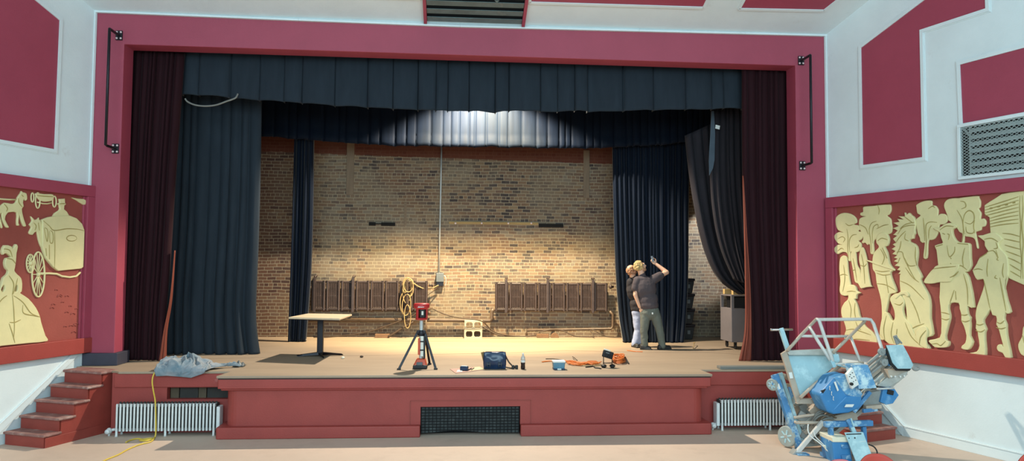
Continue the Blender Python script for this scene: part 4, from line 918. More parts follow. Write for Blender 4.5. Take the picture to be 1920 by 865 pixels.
for (x0, x1, y0, y1, lb) in ((703, 730, 624.5, 632, 'loose brown brick lying by the wall between the pale table and tower light'), (1007, 1029, 625, 632, 'loose brown brick lying by the wall under the right wall radiator')):
    a = AY(x0, y0, 16.3); b = AY(x1, y1, 16.3); mb = MB(); mb.box((a.x, 16.3, S), (b.x, 16.4, S+.085)); o = mb.build('brick', M['brickbrown'], bevel=.008); tag(o, lb, 'brick')
mb = MB(); a = AZ(1037, 631.5); mb.prism([(a.x+.09*math.cos(t_), 16.32, S+.11*math.sin(t_)) for t_ in [math.pi*i/10 for i in range(11)]], (0, .08, 0)); o = mb.build('stone', M['brickbrown'], bevel=.006); tag(o, 'rounded brown stone beside the loose brick under the right wall radiator', 'stone')
# cables along the wall
def cable(name, label, pts, r, m, Y=None, z=None, cat='cable', group=None, n=6, parent=None):
    q = []
    for p in pts:
        if len(p) == 3: q.append(AY(p[0], p[1], p[2]))
        elif z is not None: q.append(AZ(p[0], p[1], z))
        else: q.append(AY(p[0], p[1], Y))
    mb = MB(); mb.tube(catmull(q, n), r, 8); o = mb.build(name, m, parent, smooth=True)
    if parent is None: tag(o, label, cat, group)
    return o
cable('wall_cable', 'tan cable drooping from the coil along the wall towards the left', [(792, 580, 16.3), (770, 594, 16.3), (735, 608, 16.3), (700, 620, 16.3), (660, 628, 16.3), (620, 632, 16.33), (588, 633.5, 16.36)], .013, M['blackcord'])
cable('wall_cable', 'dark cable slanting down to the loose brick left of the tower light', [(775, 604, 16.35), (755, 615, 16.3), (735, 628, 16.28), (728, 630.5, 16.28)], .022, M['blackcord'])
cable('wall_cable', 'tan cable swooping from the coil to the grey wall box', [(772, 528, 16.32), (782, 536, 16.35), (797, 542, 16.4), (812, 540, 16.44), (822, 535, 16.44)], .011, M['tancord'])
cable('wall_cable', 'dark cable slanting from the radiator end up to the grey wall box', [(801, 554, 16.4), (810, 548, 16.42), (818, 541, 16.44), (823, 536, 16.44)], .010, M['blackcord'])
cable('wall_cable', 'dark cable running right from the valve past the concrete blocks', [(802, 581, 16.3), (812, 580, 16.25), (825, 586, 16.2), (845, 593, 16.15), (866, 597, 16.10), (890, 599.5, 16.10), (906, 604, 16.13), (918, 616, 16.2), (932, 625, 16.2), (955, 630, 16.24), (985, 631, 16.24), (1005, 629, 16.26)], .013, M['blackcord'])
cable('wall_cable', 'dark cable sagging from behind the concrete blocks to the floor', [(902, 611, 16.35), (915, 619, 16.3), (930, 627, 16.28), (945, 630.5, 16.26), (975, 630.8, 16.26)], .016, M['blackcord'])
cable('wall_cable', 'thin dark cable dipping along the foot of the wall to the right navy drape', [(1010, 624, 16.3), (1030, 619, 16.32), (1050, 619, 16.32), (1065, 625, 16.28), (1080, 631, 16.24), (1110, 632.3, 16.22), (1113, 630, 16.24), (1107, 620, 16.34), (1112, 619, 16.3), (1125, 626, 16.24), (1140, 632, 16.2), (1168, 633, 16.15)], .012, M['blackcord'])
t = thing('cord_coil', 'hank of tan cable hung on the left wall radiator near the tower light', 'cord', AY(765, 595, 16.28))
for i, (cx, cy, rx, ry, tw) in enumerate(((765, 538, 10, 17, .2), (763, 545, 8, 24, -.1), (767, 541, 7, 15, .4), (760, 570, 10, 22, .1), (762, 572, 8, 20, -.25), (766, 535, 9, 13, -.2), (764, 594, 6, 22, .0))):
    q = []
    for j in range(20):
        a = 2*math.pi*j/20; x = cx+rx*math.cos(a)+tw*ry*.3*math.sin(a); y = cy+ry*math.sin(a)
        q.append(AY(x, y, 16.30-.012*i+.01*math.sin(a*2)))
    mb = MB(); mb.tube(q, .010, 6, closed=True); mb.build('loop', M['tancord'], t, smooth=True)
mb = MB(); mb.beam(AY(763, 525, 16.26), AY(765, 582, 16.26), .05, .03); mb.build('plug_strap', M['blackcord'], t, bevel=.01)
# ------------------------------------------------------------------ pedestal table
tz = S+.70; c0 = AZ(598, 668)
t = thing('pedestal_table', 'square pale-topped pedestal table standing alone on the left of the stage', 'table', (c0.x, c0.y, S))
q = [AZ(541, 595, tz), AZ(637, 597.5, tz), AZ(660, 589.5, tz), AZ(578, 588, tz)]
mb = MB(); mb.prism(q, (0, 0, -.03)); mb.build('top', M['wood'], t, bevel=.006)
mb = MB(); mb.prism([p.lerp(sum(q, Vector())/4, .02)-Vector((0, 0, .03)) for p in q], (0, 0, -.012)); mb.build('apron_edge', M['blackmetal'], t)
mb = MB(); cx, cy = c0.x+.02, c0.y
mb.box((cx-.05, cy-.05, S+.05), (cx+.05, cy+.05, tz-.04)); mb.build('column', M['blackmetal'], t, bevel=.012)
mb = MB()
for dx, dy in ((.36, .10), (-.36, -.10), (.10, -.30), (-.10, .30)):
    mb.hexa([(cx-dy*.12, cy+dx*.12, S+.02), (cx+dx, cy+dy, S), (cx+dx+.02, cy+dy+.02, S), (cx+dy*.12, cy-dx*.12, S+.02)], [(cx-dy*.16, cy+dx*.16, S+.07), (cx+dx-.02, cy+dy+.02, S+.03), (cx+dx, cy+dy-.02, S+.03), (cx+dy*.16, cy-dx*.16, S+.07)])
mb.build('foot_spider', M['blackmetal'], t, bevel=.006)
mb = MB(); mb.tube([AZ(565, 588.5, tz)+Vector((0, 0, -.0)), AZ(565, 588.5, tz)+Vector((0, 0, .03))], .02, 10)
# ------------------------------------------------------------------ tower light on its tripod
c0 = AZ(789, 691); tx, ty = c0.x, c0.y
t = thing('tower_light', 'red cordless tower light on folded-out black legs at the stage edge', 'work light', (tx, ty, S))
def zz(py): return AY(789, py, ty).z
mb = MB(); mb.lathe([(.028, 0), (.028, zz(601)-zz(672))], (tx, ty, zz(672)), n=16); mb.build('mast', M['steel'], t, smooth=False)
mb = MB(); mb.lathe([(.05, 0), (.055, .02), (.055, .06), (.045, .085)], (tx, ty, zz(630)), n=16); mb.box((tx-.065, ty-.04, zz(626)), (tx+.065, ty+.03, zz(619.5))); mb.build('collar', M['blackmetal'], t, bevel=.006)
for (px, py, yo) in ((748, 694, 0), (817, 693.5, 0), (800, 672, .5)):
    f = AZ(px, py); f.z = S
    if yo: f = Vector((tx+.12, ty+.42, S))
    tp_ = Vector((tx+(.05 if f.x > tx else -.05), ty, zz(622)))
    mb = MB(); mb.beam(tp_, f+Vector((0, 0, .012)), .036, .022, (0, -1, 0)); lg = mb.build('leg', M['blackmetal'], t, bevel=.004)
    mb = MB(); mb.box((f.x-.028, f.y-.03, S), (f.x+.028, f.y+.02, S+.025)); mb.build('foot', M['dark'], lg, bevel=.005)
mb = MB(); mb.box((tx-.045, ty-.075, zz(665)), (tx-.008, ty-.02, zz(634))); mb.build('handle', M['toolorange'], t, bevel=.01)
mb = MB(); mb.box((tx-.008, ty-.07, zz(668)), (tx+.04, ty-.01, zz(630))); mb.build('channel', M['lens'], t, bevel=.006)
mb = MB(); mb.box((tx+.036, ty-.07, zz(672)), (tx+.065, ty+.02, zz(630))); mb.build('back_rail', M['dark'], t, bevel=.006)
for py in (640, 656):
    mb = MB(); mb.box((tx-.012, ty-.082, zz(py+1.2)), (tx+.05, ty-.005, zz(py-1.2))); mb.build('strap_clip', M['dark'], t, bevel=.003)
mb = MB(); mb.hexa([(tx-.12, ty-.1, S+.03), (tx+.1, ty-.1, S+.03), (tx+.1, ty+.09, S+.03), (tx-.12, ty+.09, S+.03)], [(tx-.06, ty-.06, zz(672)), (tx+.07, ty-.06, zz(672)), (tx+.07, ty+.06, zz(672)), (tx-.06, ty+.06, zz(672))]); mb.build('housing', M['toolorange'], t, bevel=.02)
mb = MB(); mb.box((tx-.115, ty-.115, S), (tx+.10, ty+.09, S+.06)); mb.build('battery', M['dark'], t, bevel=.015)
mb = MB(); mb.box((tx-.06, ty-.118, S+.055), (tx+.03, ty-.09, S+.105)); mb.build('charge_port', M['toolgrey'], t, bevel=.008)
hz0_, hz1_ = zz(600), zz(569)
mb = MB(); mb.lathe([(.10, 0), (.122, .025), (.122, .075), (.105, .09)], (tx, ty, hz1_-.09), n=24); cp_ = mb.build('head_cap', M['toolred'], t, smooth=False, bevel=.006)
mb = MB(); 
w0 = Vector((tx-.05, ty-.122, hz1_-.055)); pts_ = [w0+Vector((x*.01, 0, z*.01)) for x, z in ((0, -1), (1, 1.2), (2, -.6), (3, 1.0), (4, -.4), (5, .4), (6, -.2), (7, .6), (8, -.1), (9.2, .9))]
mb.tube(catmull(pts_, 4), .004, 6); mb.build('script_mark', M['label'], cp_)
mb = MB(); mb.lathe([(.09, 0), (.095, .02), (.07, .035)], (tx, ty, hz0_), n=24); mb.build('head_base', M['toolred'], t, bevel=.005)
for i in range(3):
    a = math.radians(90+120*i+14); dx, dy = math.cos(a), math.sin(a); 
    mb = MB(); mb.obox((tx+dx*.085, ty+dy*.085, (hz0_+hz1_)/2-.03), (-dy, dx, 0), (dx, dy, 0), (0, 0, 1), .04, .02, hz1_-hz0_-.09); mb.build('guard_post', M['toolred'], t, bevel=.005)
    a += math.radians(60); dx, dy = math.cos(a), math.sin(a)
    mb = MB(); mb.obox((tx+dx*.055, ty+dy*.055, (hz0_+hz1_)/2-.02), (-dy, dx, 0), (dx, dy, 0), (0, 0, 1), .075, .03, hz1_-hz0_-.11); hd_ = mb.build('lamp_head', M['dark'], t, bevel=.006)
    mb = MB(); mb.obox((tx+dx*.072, ty+dy*.072, (hz0_+hz1_)/2-.02), (-dy, dx, 0), (dx, dy, 0), (0, 0, 1), .03, .006, .06); mb.build('lens', M['lens'], hd_, bevel=.004)
# ------------------------------------------------------------------ things along the stage edge
def vinyl_bag():
    a = AZ(907, 692.5); b = AZ(948, 692.5); c = (a+b)/2; c.y += .05; w_ = b.x-a.x; h_ = .255
    t = thing('satchel', 'glossy navy satchel with two buckles standing at the stage edge', 'bag', (c.x, c.y, S))
    def fn(u, v):     # puffed flap front
        x = (u-.5)*w_*(1+.04*math.sin(math.pi*v)); z = v*h_+.006*math.sin(u*9)
        y = -.055-.035*math.sin(math.pi*min(v*1.05, 1))*math.sin(math.pi*u)**.5+.008*noise.noise(Vector((u*5, v*5, 2)))
        return Vector((c.x+x, c.y+y, S+z))
    mb = MB(); mb.grid(fn, 20, 14); mb.build('flap', M['bag'], t, smooth=True, solid=.008)
    mb = MB(); mb.hexa([(c.x-w_/2, c.y-.055, S), (c.x+w_/2, c.y-.055, S), (c.x+w_/2, c.y+.06, S), (c.x-w_/2, c.y+.06, S)], [(c.x-w_/2+.01, c.y-.05, S+h_), (c.x+w_/2-.01, c.y-.05, S+h_), (c.x+w_/2-.02, c.y+.04, S+h_+.005), (c.x-w_/2+.02, c.y+.04, S+h_+.005)]); mb.build('body', M['bag'], t, bevel=.02)
    mb = MB(); mb.prism([(c.x-w_/2, c.y-.05, S+.08), (c.x-w_/2-.045, c.y+.0, S+h_-.01), (c.x-w_/2+.01, c.y+.02, S+h_)], (0, .02, 0)); mb.build('gusset', M['tan'], t, bevel=.004)
    for px in (916, 937.5):
        x = AY(px, 684, c.y-.09).x; z = AY(px, 684, c.y-.09).z
        mb = MB(); mb.tube([(x-.022, c.y-.102, z-.03), (x+.022, c.y-.102, z-.03), (x+.022, c.y-.102, z+.035), (x-.022, c.y-.102, z+.035)], .006, 6, closed=True); mb.box((x-.02, c.y-.100, z-.002), (x+.02, c.y-.094, z+.01)); mb.build('buckle', M['toolgrey'], t, smooth=True)
    mb = MB(); mb.tube(catmull([(c.x+w_/2-.01, c.y, S+h_-.03), (c.x+w_/2+.015, c.y, S+h_-.09), (c.x+w_/2+.06, c.y-.02, S+.09), (c.x+w_/2+.12, c.y-.05, S+.04), (c.x+w_/2+.17, c.y-.06, S+.035), (c.x+w_/2+.1, c.y-.05, S+.012), (c.x+w_/2, c.y-.02, S+.025)], 6), .011, 8); mb.build('strap', M['blackcord'], t, smooth=True)
    for px in (962, 968.5):
        p = AZ(px, 692.5); mb = MB(); mb.box((p.x-.022, p.y-.02, S), (p.x+.022, p.y+.025, S+.06)); mb.build('strap_clip', M['dark'], t, bevel=.008)
vinyl_bag()
# sheet of card with small things on it
c = AZ(876, 697)
q = [AZ(843.5, 693), AZ(854.5, 701), AZ(909, 694), AZ(900, 689)]
mb = MB(); mb.prism([p+Vector((0, 0, .001)) for p in q], (0, 0, .006)); o = mb.build('card_sheet', M['pinkpaper']); tag(o, 'pinkish card lying at the stage edge left of the navy satchel', 'card')
mb = MB(); mb.prism([AZ(p[0], p[1], S+.008) for p in ((882, 695.5), (908, 693), (899, 688.5), (889, 689.5))], (0, 0, .004)); o = mb.build('paper_sheet', M['yellowpaper']); tag(o, 'pale yellow paper on the pinkish card, next to the navy satchel', 'paper')
mb = MB(); mb.prism([AZ(p[0], p[1], S+.008) for p in ((856, 698), (867, 697.5), (866, 694), (858, 694.5))], (0, 0, .004)); o = mb.build('paper_slip', M['label']); tag(o, 'small white slip lying on the pinkish card', 'paper')
t = thing('tape_case', 'small dark case lying on the pinkish card at the stage edge', 'case', AZ(870, 695, S+.008))
p = AZ(870.5, 695, S+.0085); mb = MB(); mb.obox(p+Vector((0, 0, .032)), (.94, -.34, 0), (.34, .94, 0), (0, 0, 1), .12, .07, .06); mb.build('body', M['bag'], t, bevel=.012)
mb = MB(); mb.obox(p+Vector((0, 0, .066)), (.94, -.34, 0), (.34, .94, 0), (0, 0, 1), .09, .03, .008); mb.build('lid_rim', M['label'], t, bevel=.003)
for i, (a, b, lb) in enumerate(((( 877, 694.5), (884, 691), 'dark pen lying across the card beside the small dark case'), ((884, 693.8), (889, 690.6), 'second pen on the card, nearer the yellow paper'))):
    mb = MB(); mb.tube([AZ(*a, S+.016), AZ(*b, S+.016)], .007, 8); o = mb.build('pen', M['dark'], smooth=True); tag(o, lb, 'pen')
# bottle
c = AZ(980.5, 692.5); t = thing('cola_bottle', 'half-full dark cola bottle standing right of the navy satchel', 'bottle', (c.x, c.y, S))
k_ = .98
mb = MB(); mb.lathe([(.028, 0), (.033, .006), (.034, .03), (.031, .06), (.034, .09), (.034, .102)], c, n=20); mb.build('cola', M['cola'], t, smooth=True)
mb = MB(); mb.lathe([(.0342, .10), (.0345, .135)], c, n=20); mb.build('paper_label', M['label'], t, smooth=True)
mb = MB(); mb.lathe([(.0335, .135), (.034, .155), (.030, .178), (.020, .20), (.0125, .215), (.0125, .225)], c, n=20); mb.build('shoulder', M['clearplastic'], t, smooth=True)
mb = MB(); mb.lathe([(.0145, .222), (.0145, .24), (.012, .243)], c, n=16); mb.build('cap', M['label'], t, smooth=False)
# tub
a = AZ(1036.5, 694); b = AZ(1060.5, 694); c = (a+b)/2; c.y += .07; w_ = b.x-a.x
t = thing('storage_tub', 'small blue-grey tub with a pale rim at the stage edge beside orange cord', 'tub', (c.x, c.y, S))
mb = MB(); mb.hexa([(c.x-w_*.43, c.y-.065, S+.01), (c.x+w_*.43, c.y-.065, S+.01), (c.x+w_*.43, c.y+.06, S+.01), (c.x-w_*.43, c.y+.06, S+.01)], [(c.x-w_*.48, c.y-.08, S+.115), (c.x+w_*.48, c.y-.08, S+.115), (c.x+w_*.48, c.y+.075, S+.115), (c.x-w_*.48, c.y+.075, S+.115)]); mb.build('body', M['tubblue'], t, bevel=.015)
mb = MB(); mb.box((c.x-w_*.5, c.y-.085, S+.108), (c.x+w_*.5, c.y+.08, S+.135)); mb.build('lid', M['label'], t, bevel=.008)
mb = MB(); mb.box((c.x-w_*.46, c.y-.085, S), (c.x+w_*.46, c.y+.06, S+.02)); mb.build('base_strip', M['bag'], t, bevel=.005)
mb = MB(); mb.box((c.x-.03, c.y-.092, S), (c.x+.03, c.y-.07, S+.022)); mb.build('latch', M['label'], t, bevel=.004)
# orange cords
t = thing('orange_cord_pile', 'long tangled pile of orange cord between the blue-grey tub and black lamp', 'cord', AZ(1085, 684))
rr_ = random.Random(12)
def cordloops(t, spec, n, m, jitter, zr=.03, r=.007):
    for i in range(n):
        pts = []
        for (px, py) in spec: pts.append(AZ(px+rr_.uniform(-jitter*3, jitter*3), py+rr_.uniform(-jitter, jitter))+Vector((0, 0, .008+rr_.uniform(0, zr))))
        mb = MB(); mb.tube(catmull(pts, 6), r, 6); mb.build('strand', m, t, smooth=True)
cordloops(t, [(1062, 680), (1072, 681), (1085, 683), (1098, 684), (1112, 684.5), (1124, 684)], 9, M['orange'], 1.6)
cordloops(t, [(1066, 684), (1078, 686.5), (1092, 686), (1105, 683), (1118, 682.5)], 6, M['orange'], 1.3)
cordloops(t, [(1015, 680), (1030, 679), (1045, 679.5), (1060, 680.5), (1075, 682)], 2, M['orange'], .6, .005)
cordloops(t, [(1023, 674.5), (1035, 674.5), (1048, 676), (1060, 677.5)], 1, M['blackcord'], .3, .004)
cordloops(t, [(1073, 672), (1076, 675), (1082, 677.5)], 1, M['blackcord'], .2, .04)
cordloops(t, [(1075, 685), (1090, 687), (1110, 687.5), (1128, 686)], 2, M['tancord'], .6, .004)
t = thing('orange_cord_coil', 'round coil of orange cord lying right behind the black lamp', 'cord', AZ(1160, 681))
for i in range(9):
    cx_, cy_, rx_, ry_ = 1160+rr_.uniform(-2, 2), 679+rr_.uniform(-1, 1), 15-rr_.uniform(0, 6), 5.2-rr_.uniform(0, 2.4); q = []
    for j in range(24):
        a = 2*math.pi*j/24; q.append(AZ(cx_+rx_*math.cos(a), cy_+ry_*math.sin(a))+Vector((0, 0, .012+i*.011+.01*math.sin(a*2+i))))
    mb = MB(); mb.tube(q, .0095, 6, closed=True); mb.build('turn', M['orange'], t, smooth=True)
mb = MB(); mb.tube(catmull([AZ(1172, 677)+Vector((0, 0, .06)), AZ(1175, 681)+Vector((0, 0, .05)), AZ(1179, 683.5)+Vector((0, 0, .01))], 5), .011, 8); mb.build('plug', M['dark'], t, smooth=True)
cable('thin_cord', 'thin orange cord trailing across the boards in front of the standing people', [(1176, 657.5), (1184, 658.5), (1192, 659.6), (1205, 660)], .008, M['orange'], z=S+.008, cat='cord')
# black flood lamp on a small stand
c = AZ(1141, 690)
t = thing('flood_lamp', 'small black flood lamp on a low stand in front of the orange cord coil', 'lamp', (c.x, c.y, S))
U = Vector((.93, .2, -.30)).normalized(); V_ = Vector((.28, .12, .95)); V_ = (V_-U*V_.dot(U)).normalized(); Nn = U.cross(V_)
hc = Vector((c.x-.005, c.y+.03, S+.20))
mb = MB(); mb.obox(hc, U, V_, Nn, .175, .11, .045); hb = mb.build('lamp_body', M['dark'], t, bevel=.012)
mb = MB(); mb.obox(hc+V_*.062-U*.03, U, V_, Nn, .10, .022, .05); mb.build('lit_edge', M['lens'], hb, bevel=.004)
mb = MB(); mb.obox(hc+Nn*(-.024 if Nn.y > 0 else .024)+V_*.02-U*.02, U, V_, Nn, .06, .02, .006); mb.build('rating_plate', M['toolgrey'], hb, bevel=.002)
mb = MB()
for i in range(5): mb.obox(hc+Nn*(-.026 if Nn.y > 0 else .026)+U*(-.07+.035*i)-V_*.02, U, V_, Nn, .006, .055, .012)
mb.build('cooling_fins', M['dark'], hb)
mb = MB()
for x in (-.075, .06): mb.tube([(c.x+x, c.y+.02, S+.05), (c.x+x, c.y+.02, S+.19)], .007, 8)
mb.tube([(c.x-.075, c.y+.02, S+.07), (c.x+.06, c.y+.02, S+.07)], .007, 8); mb.build('yoke', M['dark'], t, smooth=True)
for x in (-.075, .06):
    mb = MB(); mb.ell((c.x+x, c.y+.0, S+.028), .045, .055, .028); mb.build('rubber_foot', M['dark'], t, smooth=True)
cable('lamp_lead', 'black lead curling on the boards left of the black flood lamp', [(1098, 688.8), (1106, 688), (1112, 687), (1116, 690), (1122, 690.5), (1127, 691.5)], .009, M['dark'], z=S+.01, cat='cord')
# scraps
for px, py, lb in ((643, 673, 'pale scrap lying on the stage right of the pale table'), (678, 671, 'small dark scrap on the stage between the pale table and the tower light')):
    p = AZ(px, py); mb = MB(); mb.ell(p+Vector((0, 0, .018)), .03, .025, .02); o = mb.build('scrap', M['paper'] if px < 650 else M['blackcord'], smooth=True); tag(o, lb, 'scrap')
# grey plank at the right
t = AZ(1354, 694); mb = MB(); a = AZ(1354, 694.5); b = AZ(1500, 694.5)
mb.box((a.x, 11.27, S+.001), (b.x, 11.42, S+.045)); o = mb.build('loose_plank', M['plank'], bevel=.004); tag(o, 'long grey plank lying along the right stage edge under the maroon curtain', 'plank')
# ------------------------------------------------------------------ moving blanket
t_lbl = 'crumpled grey-blue moving blanket lying over the left stage edge'
def blanket():
    o = thing('moving_blanket', t_lbl, 'blanket', AZ(370, 690))
    def lerpt(u, tab):
        for (a, x), (b, y) in zip(tab, tab[1:]):
            if a <= u <= b: q = (u-a)/(b-a); q = q*q*(3-2*q); return x+(y-x)*q
        return tab[-1][1]
    front = [(0, (290, 697)), (.1, (293, 706)), (.25, (312, 705)), (.4, (340, 707)), (.52, (358, 709)), (.62, (378, 702)), (.72, (394, 695)), (.86, (425, 690.5)), (1, (452, 688))]
    hgt = [(0, .03), (.08, .15), (.2, .17), (.34, .22), (.46, .21), (.56, .12), (.68, .10), (.8, .075), (.93, .075), (1, .02)]
    back = [(0, 11.50), (.15, 11.72), (.4, 11.85), (.55, 11.75), (.72, 11.62), (.88, 11.62), (1, 11.66)]
    def ridg(x, y, z): return 1-abs(noise.noise(Vector((x, y, z))))*2
    def fn(u, v):
        fx_, fy_ = lerpt(u, [(a, b[0]) for a, b in front]), lerpt(u, [(a, b[1]) for a, b in front])
        p0 = AY(fx_, fy_, 11.17) if u < .66 else AZ(fx_, fy_)
        over = max(0.0, S-p0.z) if u < .66 else 0.0
        yb_ = lerpt(u, back); hh = lerpt(u, hgt)
        wx = u*7+1.3*noise.noise(Vector((u*3, v*3, 4))); wy = v*2.6+1.2*noise.noise(Vector((u*3, v*3, 9)))
        rf = ridg(wx, wy, 1.7)**2*.6+ridg(wx*2.1+3, wy*1.7, 5.2)**2*.4
        if v < .2 and over > 0:                       # hanging flap
            q = v/.2; p = Vector((p0.x, p0.y-.012*q, p0.z+(over+.02)*q)); p.y -= .03*rf*q; return p
        q = (v-.2)/.8 if over > 0 else v
        q = min(max(q, 0), 1); y = p0.y+(yb_-p0.y)*q
        bell = math.sin(math.pi*min(max(q*.93+.035, 0), 1))**.6
        z = max(S+.012, S+.012+bell*hh*(.42+.75*rf)+ .02*(1-q)*(over > 0))
        return Vector((p0.x+.05*noise.noise(Vector((u*5, v*4, 2)))*bell, y-.03*rf*bell, z))
    mb = MB(); mb.grid(fn, 170, 80); b = mb.build('blanket_cloth', M['blanket'], o, smooth=True, solid=.012)
    md = b.modifiers.new('s', 'SMOOTH'); md.iterations = 2; md.factor = .5
    mb = MB(); c_ = AZ(449, 687.5)
    mb.grid(lambda u, v: c_+Vector(((u-.5)*.16, (v-.5)*.16, .012+.075*math.sin(math.pi*u)**.7*math.sin(math.pi*v)**.7*(.8+.25*math.sin(u*13+v*5)))), 18, 14); mb.build('dark_fold', M['toolgrey'], o, smooth=True, solid=.006)
blanket()
cable('extension_lead', 'thin yellow cord hanging over the left radiator and trailing across the hall floor', [(292, 696, 11.20), (287, 706, 11.17), (285.5, 718, 11.14), (288, 735, 11.08), (291, 752, 11.0), (292, 780, 10.97), (292, 812, 10.97), (290, 821, 10.95)], .010, M['yellow'], cat='cord')
y_ = bpy.data.objects['extension_lead']
for pts in ([(290, 821), (284, 825), (272, 825), (258, 823), (244, 826), (236, 830)], [(290, 822), (276, 823), (262, 826), (276, 827), (286, 822.5)], [(290, 822), (282, 829), (262, 834), (240, 843), (222, 853), (200, 862), (185, 870), (160, 878)]):
    mb = MB(); mb.tube(catmull([AZ(px, py, .011) for px, py in pts], 6), .010, 8); mb.build('floor_run', M['yellow'], y_, smooth=True)
# ------------------------------------------------------------------ silver floor radiators
def floor_radiator(label, x0, x1, y, zt, n, valve):
    t = thing('floor_radiator', label, 'radiator', ((x0+x1)/2, y, 0), None); w_ = (x1-x0)/n; first = None
    for i in range(n):
        if first is None:
            mb = MB(); x = x0+w_/2
            mb.tube([(x, y-.09, .075), (x, y-.09, zt-.03)], .0142, 10)                     # painted front column
            mb.ell((x, y-.09, zt-.03), .0142, .016, .016, nu=10, nv=6)
            mb.obox((x, y-.03, zt-.045), (1, 0, 0), (0, 1, 0), (0, 0, 1), .024, .12, .035); mb.obox((x, y-.03, .09), (1, 0, 0), (0, 1, 0), (0, 0, 1), .024, .12, .035)
            mb.obox((x, y+.02, zt/2+.02), (1, 0, 0), (0, 1, 0), (0, 0, 1), w_*.96, .14, zt-.10, 1)   # dark slab painting in the shade between the columns
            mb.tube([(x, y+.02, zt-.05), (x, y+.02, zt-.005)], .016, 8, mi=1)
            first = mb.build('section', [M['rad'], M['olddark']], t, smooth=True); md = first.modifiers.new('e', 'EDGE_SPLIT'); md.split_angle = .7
        else:
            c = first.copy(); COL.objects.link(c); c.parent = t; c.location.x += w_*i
    for x in (x0+w_/2, (x0+x1)/2, x1-w_/2):
        for dy in (-.085, .085):
            mb = MB(); mb.lathe([(.022, 0), (.016, .02), (.016, .08)], (x, y+dy, 0), n=10); mb.build('foot', M['rad'], t, smooth=True)
    mb = MB(); xe = x1 if valve < 0 else x0
    mb.obox((xe+(-valve)*.03, y, zt/2), (1, 0, 0), (0, 1, 0), (0, 0, 1), .05, .16, zt*.72); mb.build('end_panel', M['rad'], t, bevel=.01)
    vx = x0 if valve < 0 else x0
    sx = -1
    mb = MB(); mb.tube([(vx, y, .09), (vx-.10, y-.02, .075)], .02, 10); mb.ell((vx-.10, y-.03, .07), .04, .045, .045); mb.tube([(vx-.10, y-.03, .07), (vx-.10, y-.03, 0)], .016, 10); mb.lathe([(.03, 0), (.035, .01), (.03, .03)], (vx-.10, y-.075, .07), (0, -1, 0), 14); mb.build('valve', M['rad'], t, smooth=True)
    return t
a = AZ(221, 815, 0); b = AZ(403, 812, 0)
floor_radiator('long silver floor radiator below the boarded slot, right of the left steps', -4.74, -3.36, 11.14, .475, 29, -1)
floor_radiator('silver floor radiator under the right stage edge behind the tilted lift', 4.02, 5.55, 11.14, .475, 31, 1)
# ------------------------------------------------------------------ right wing: cart, planks, dark stack
a = AZ(1373, 646); c = Vector((a.x, 13.95, S))
t = thing('rolling_cart', 'grey cart on casters half hidden by the right maroon curtain', 'cart', (c.x+.5, c.y, S))
x0, x1, y0, y1 = AY(1372, 640, 13.95).x, AY(1372, 640, 13.95).x+1.0, 13.95, 14.55
zA = AY(1372, 579, 13.95).z; zT = AY(1372, 556, 13.95).z
mb = MB(); mb.box((x0, y0, S+.14), (x1, y1, zA)); mb.build('cabinet', M['cartgrey'], t, bevel=.008)
mb = MB()
for xx in (x0, x1-.05):
    for yy in (y0, y1-.05): mb.box((xx, yy, zA), (xx+.05, yy+.05, zT))
mb.build('posts', M['cartgrey'], t)
mb = MB(); mb.box((x0, y0, zT), (x1, y1, zT+.025)); mb.build('shelf', M['cartgrey'], t, bevel=.004)
mb = MB(); mb.box((x0+.09, y0+.1, zA), (x1-.1, y1-.1, zT-.02)); mb.build('tray_box', M['dark'], t, bevel=.006)
for xx in (x0+.1, x1-.1):
    for yy in (y0+.08, y1-.08):
        mb = MB(); mb.lathe([(.05, -.015), (.055, 0), (.05, .015)], (xx, yy, S+.055), (1, 0, 0), 14); mb.box((xx-.025, yy-.02, S+.09), (xx+.025, yy+.02, S+.14)); mb.build('caster', M['dark'], t, smooth=False)
for (xa, ya, Yt, lb) in ((1357, 547, 14.42, 'yellow pine timber end sticking out of the right wing over the cart, farther one'), (1373, 548, 14.12, 'yellow pine timber end sticking out of the right wing over the cart, nearer one')):
    p0 = AY(xa, ya, Yt); zc0 = zT+.026+.05; mb = MB(); mb.beam((p0.x, Yt, zc0), (p0.x+1.6, Yt-.02, zc0), .10, .10, (0, 0, 1)); o = mb.build('timber', M['pine'], bevel=.004); tag(o, lb, 'timber')
def stack():
    a = AY(1284, 522, 15.95); x0 = AY(1266, 522, 15.95).x; x1 = AY(1302, 522, 15.95).x; zt_ = a.z; hgt = (zt_-S)/4
    for i in range(4):
        z0 = S+hgt*i; lb = ['lowest', 'second lowest', 'second highest', 'topmost'][i]+' dark crate in the stack beside the wide navy drape'
        t = thing('crate', lb, 'crate', ((x0+x1)/2, 16.1, z0), 'dark crates in the right wing')
        mb = MB(); mb.hexa([(x0, 15.95, z0), (x1-.05, 15.95, z0), (x1-.05, 16.4, z0), (x0, 16.4, z0)], [(x0, 15.95, z0+hgt-.06), (x1, 15.95, z0+hgt-.06), (x1, 16.4, z0+hgt-.06), (x0, 16.4, z0+hgt-.06)]); mb.build('body', M['dark'], t, bevel=.012)
        mb = MB(); mb.box((x0, 15.93, z0+hgt-.06), (x1+.01, 16.42, z0+hgt-.005)); mb.build('rim', M['blackmetal'], t, bevel=.01)
        mb = MB(); xx = x1-.13; mb.box((xx-.03, 15.935, z0+hgt*.35), (xx+.03, 15.952, z0+hgt*.6)); mb.build('latch', M['toolgrey'], t, bevel=.004)
stack()
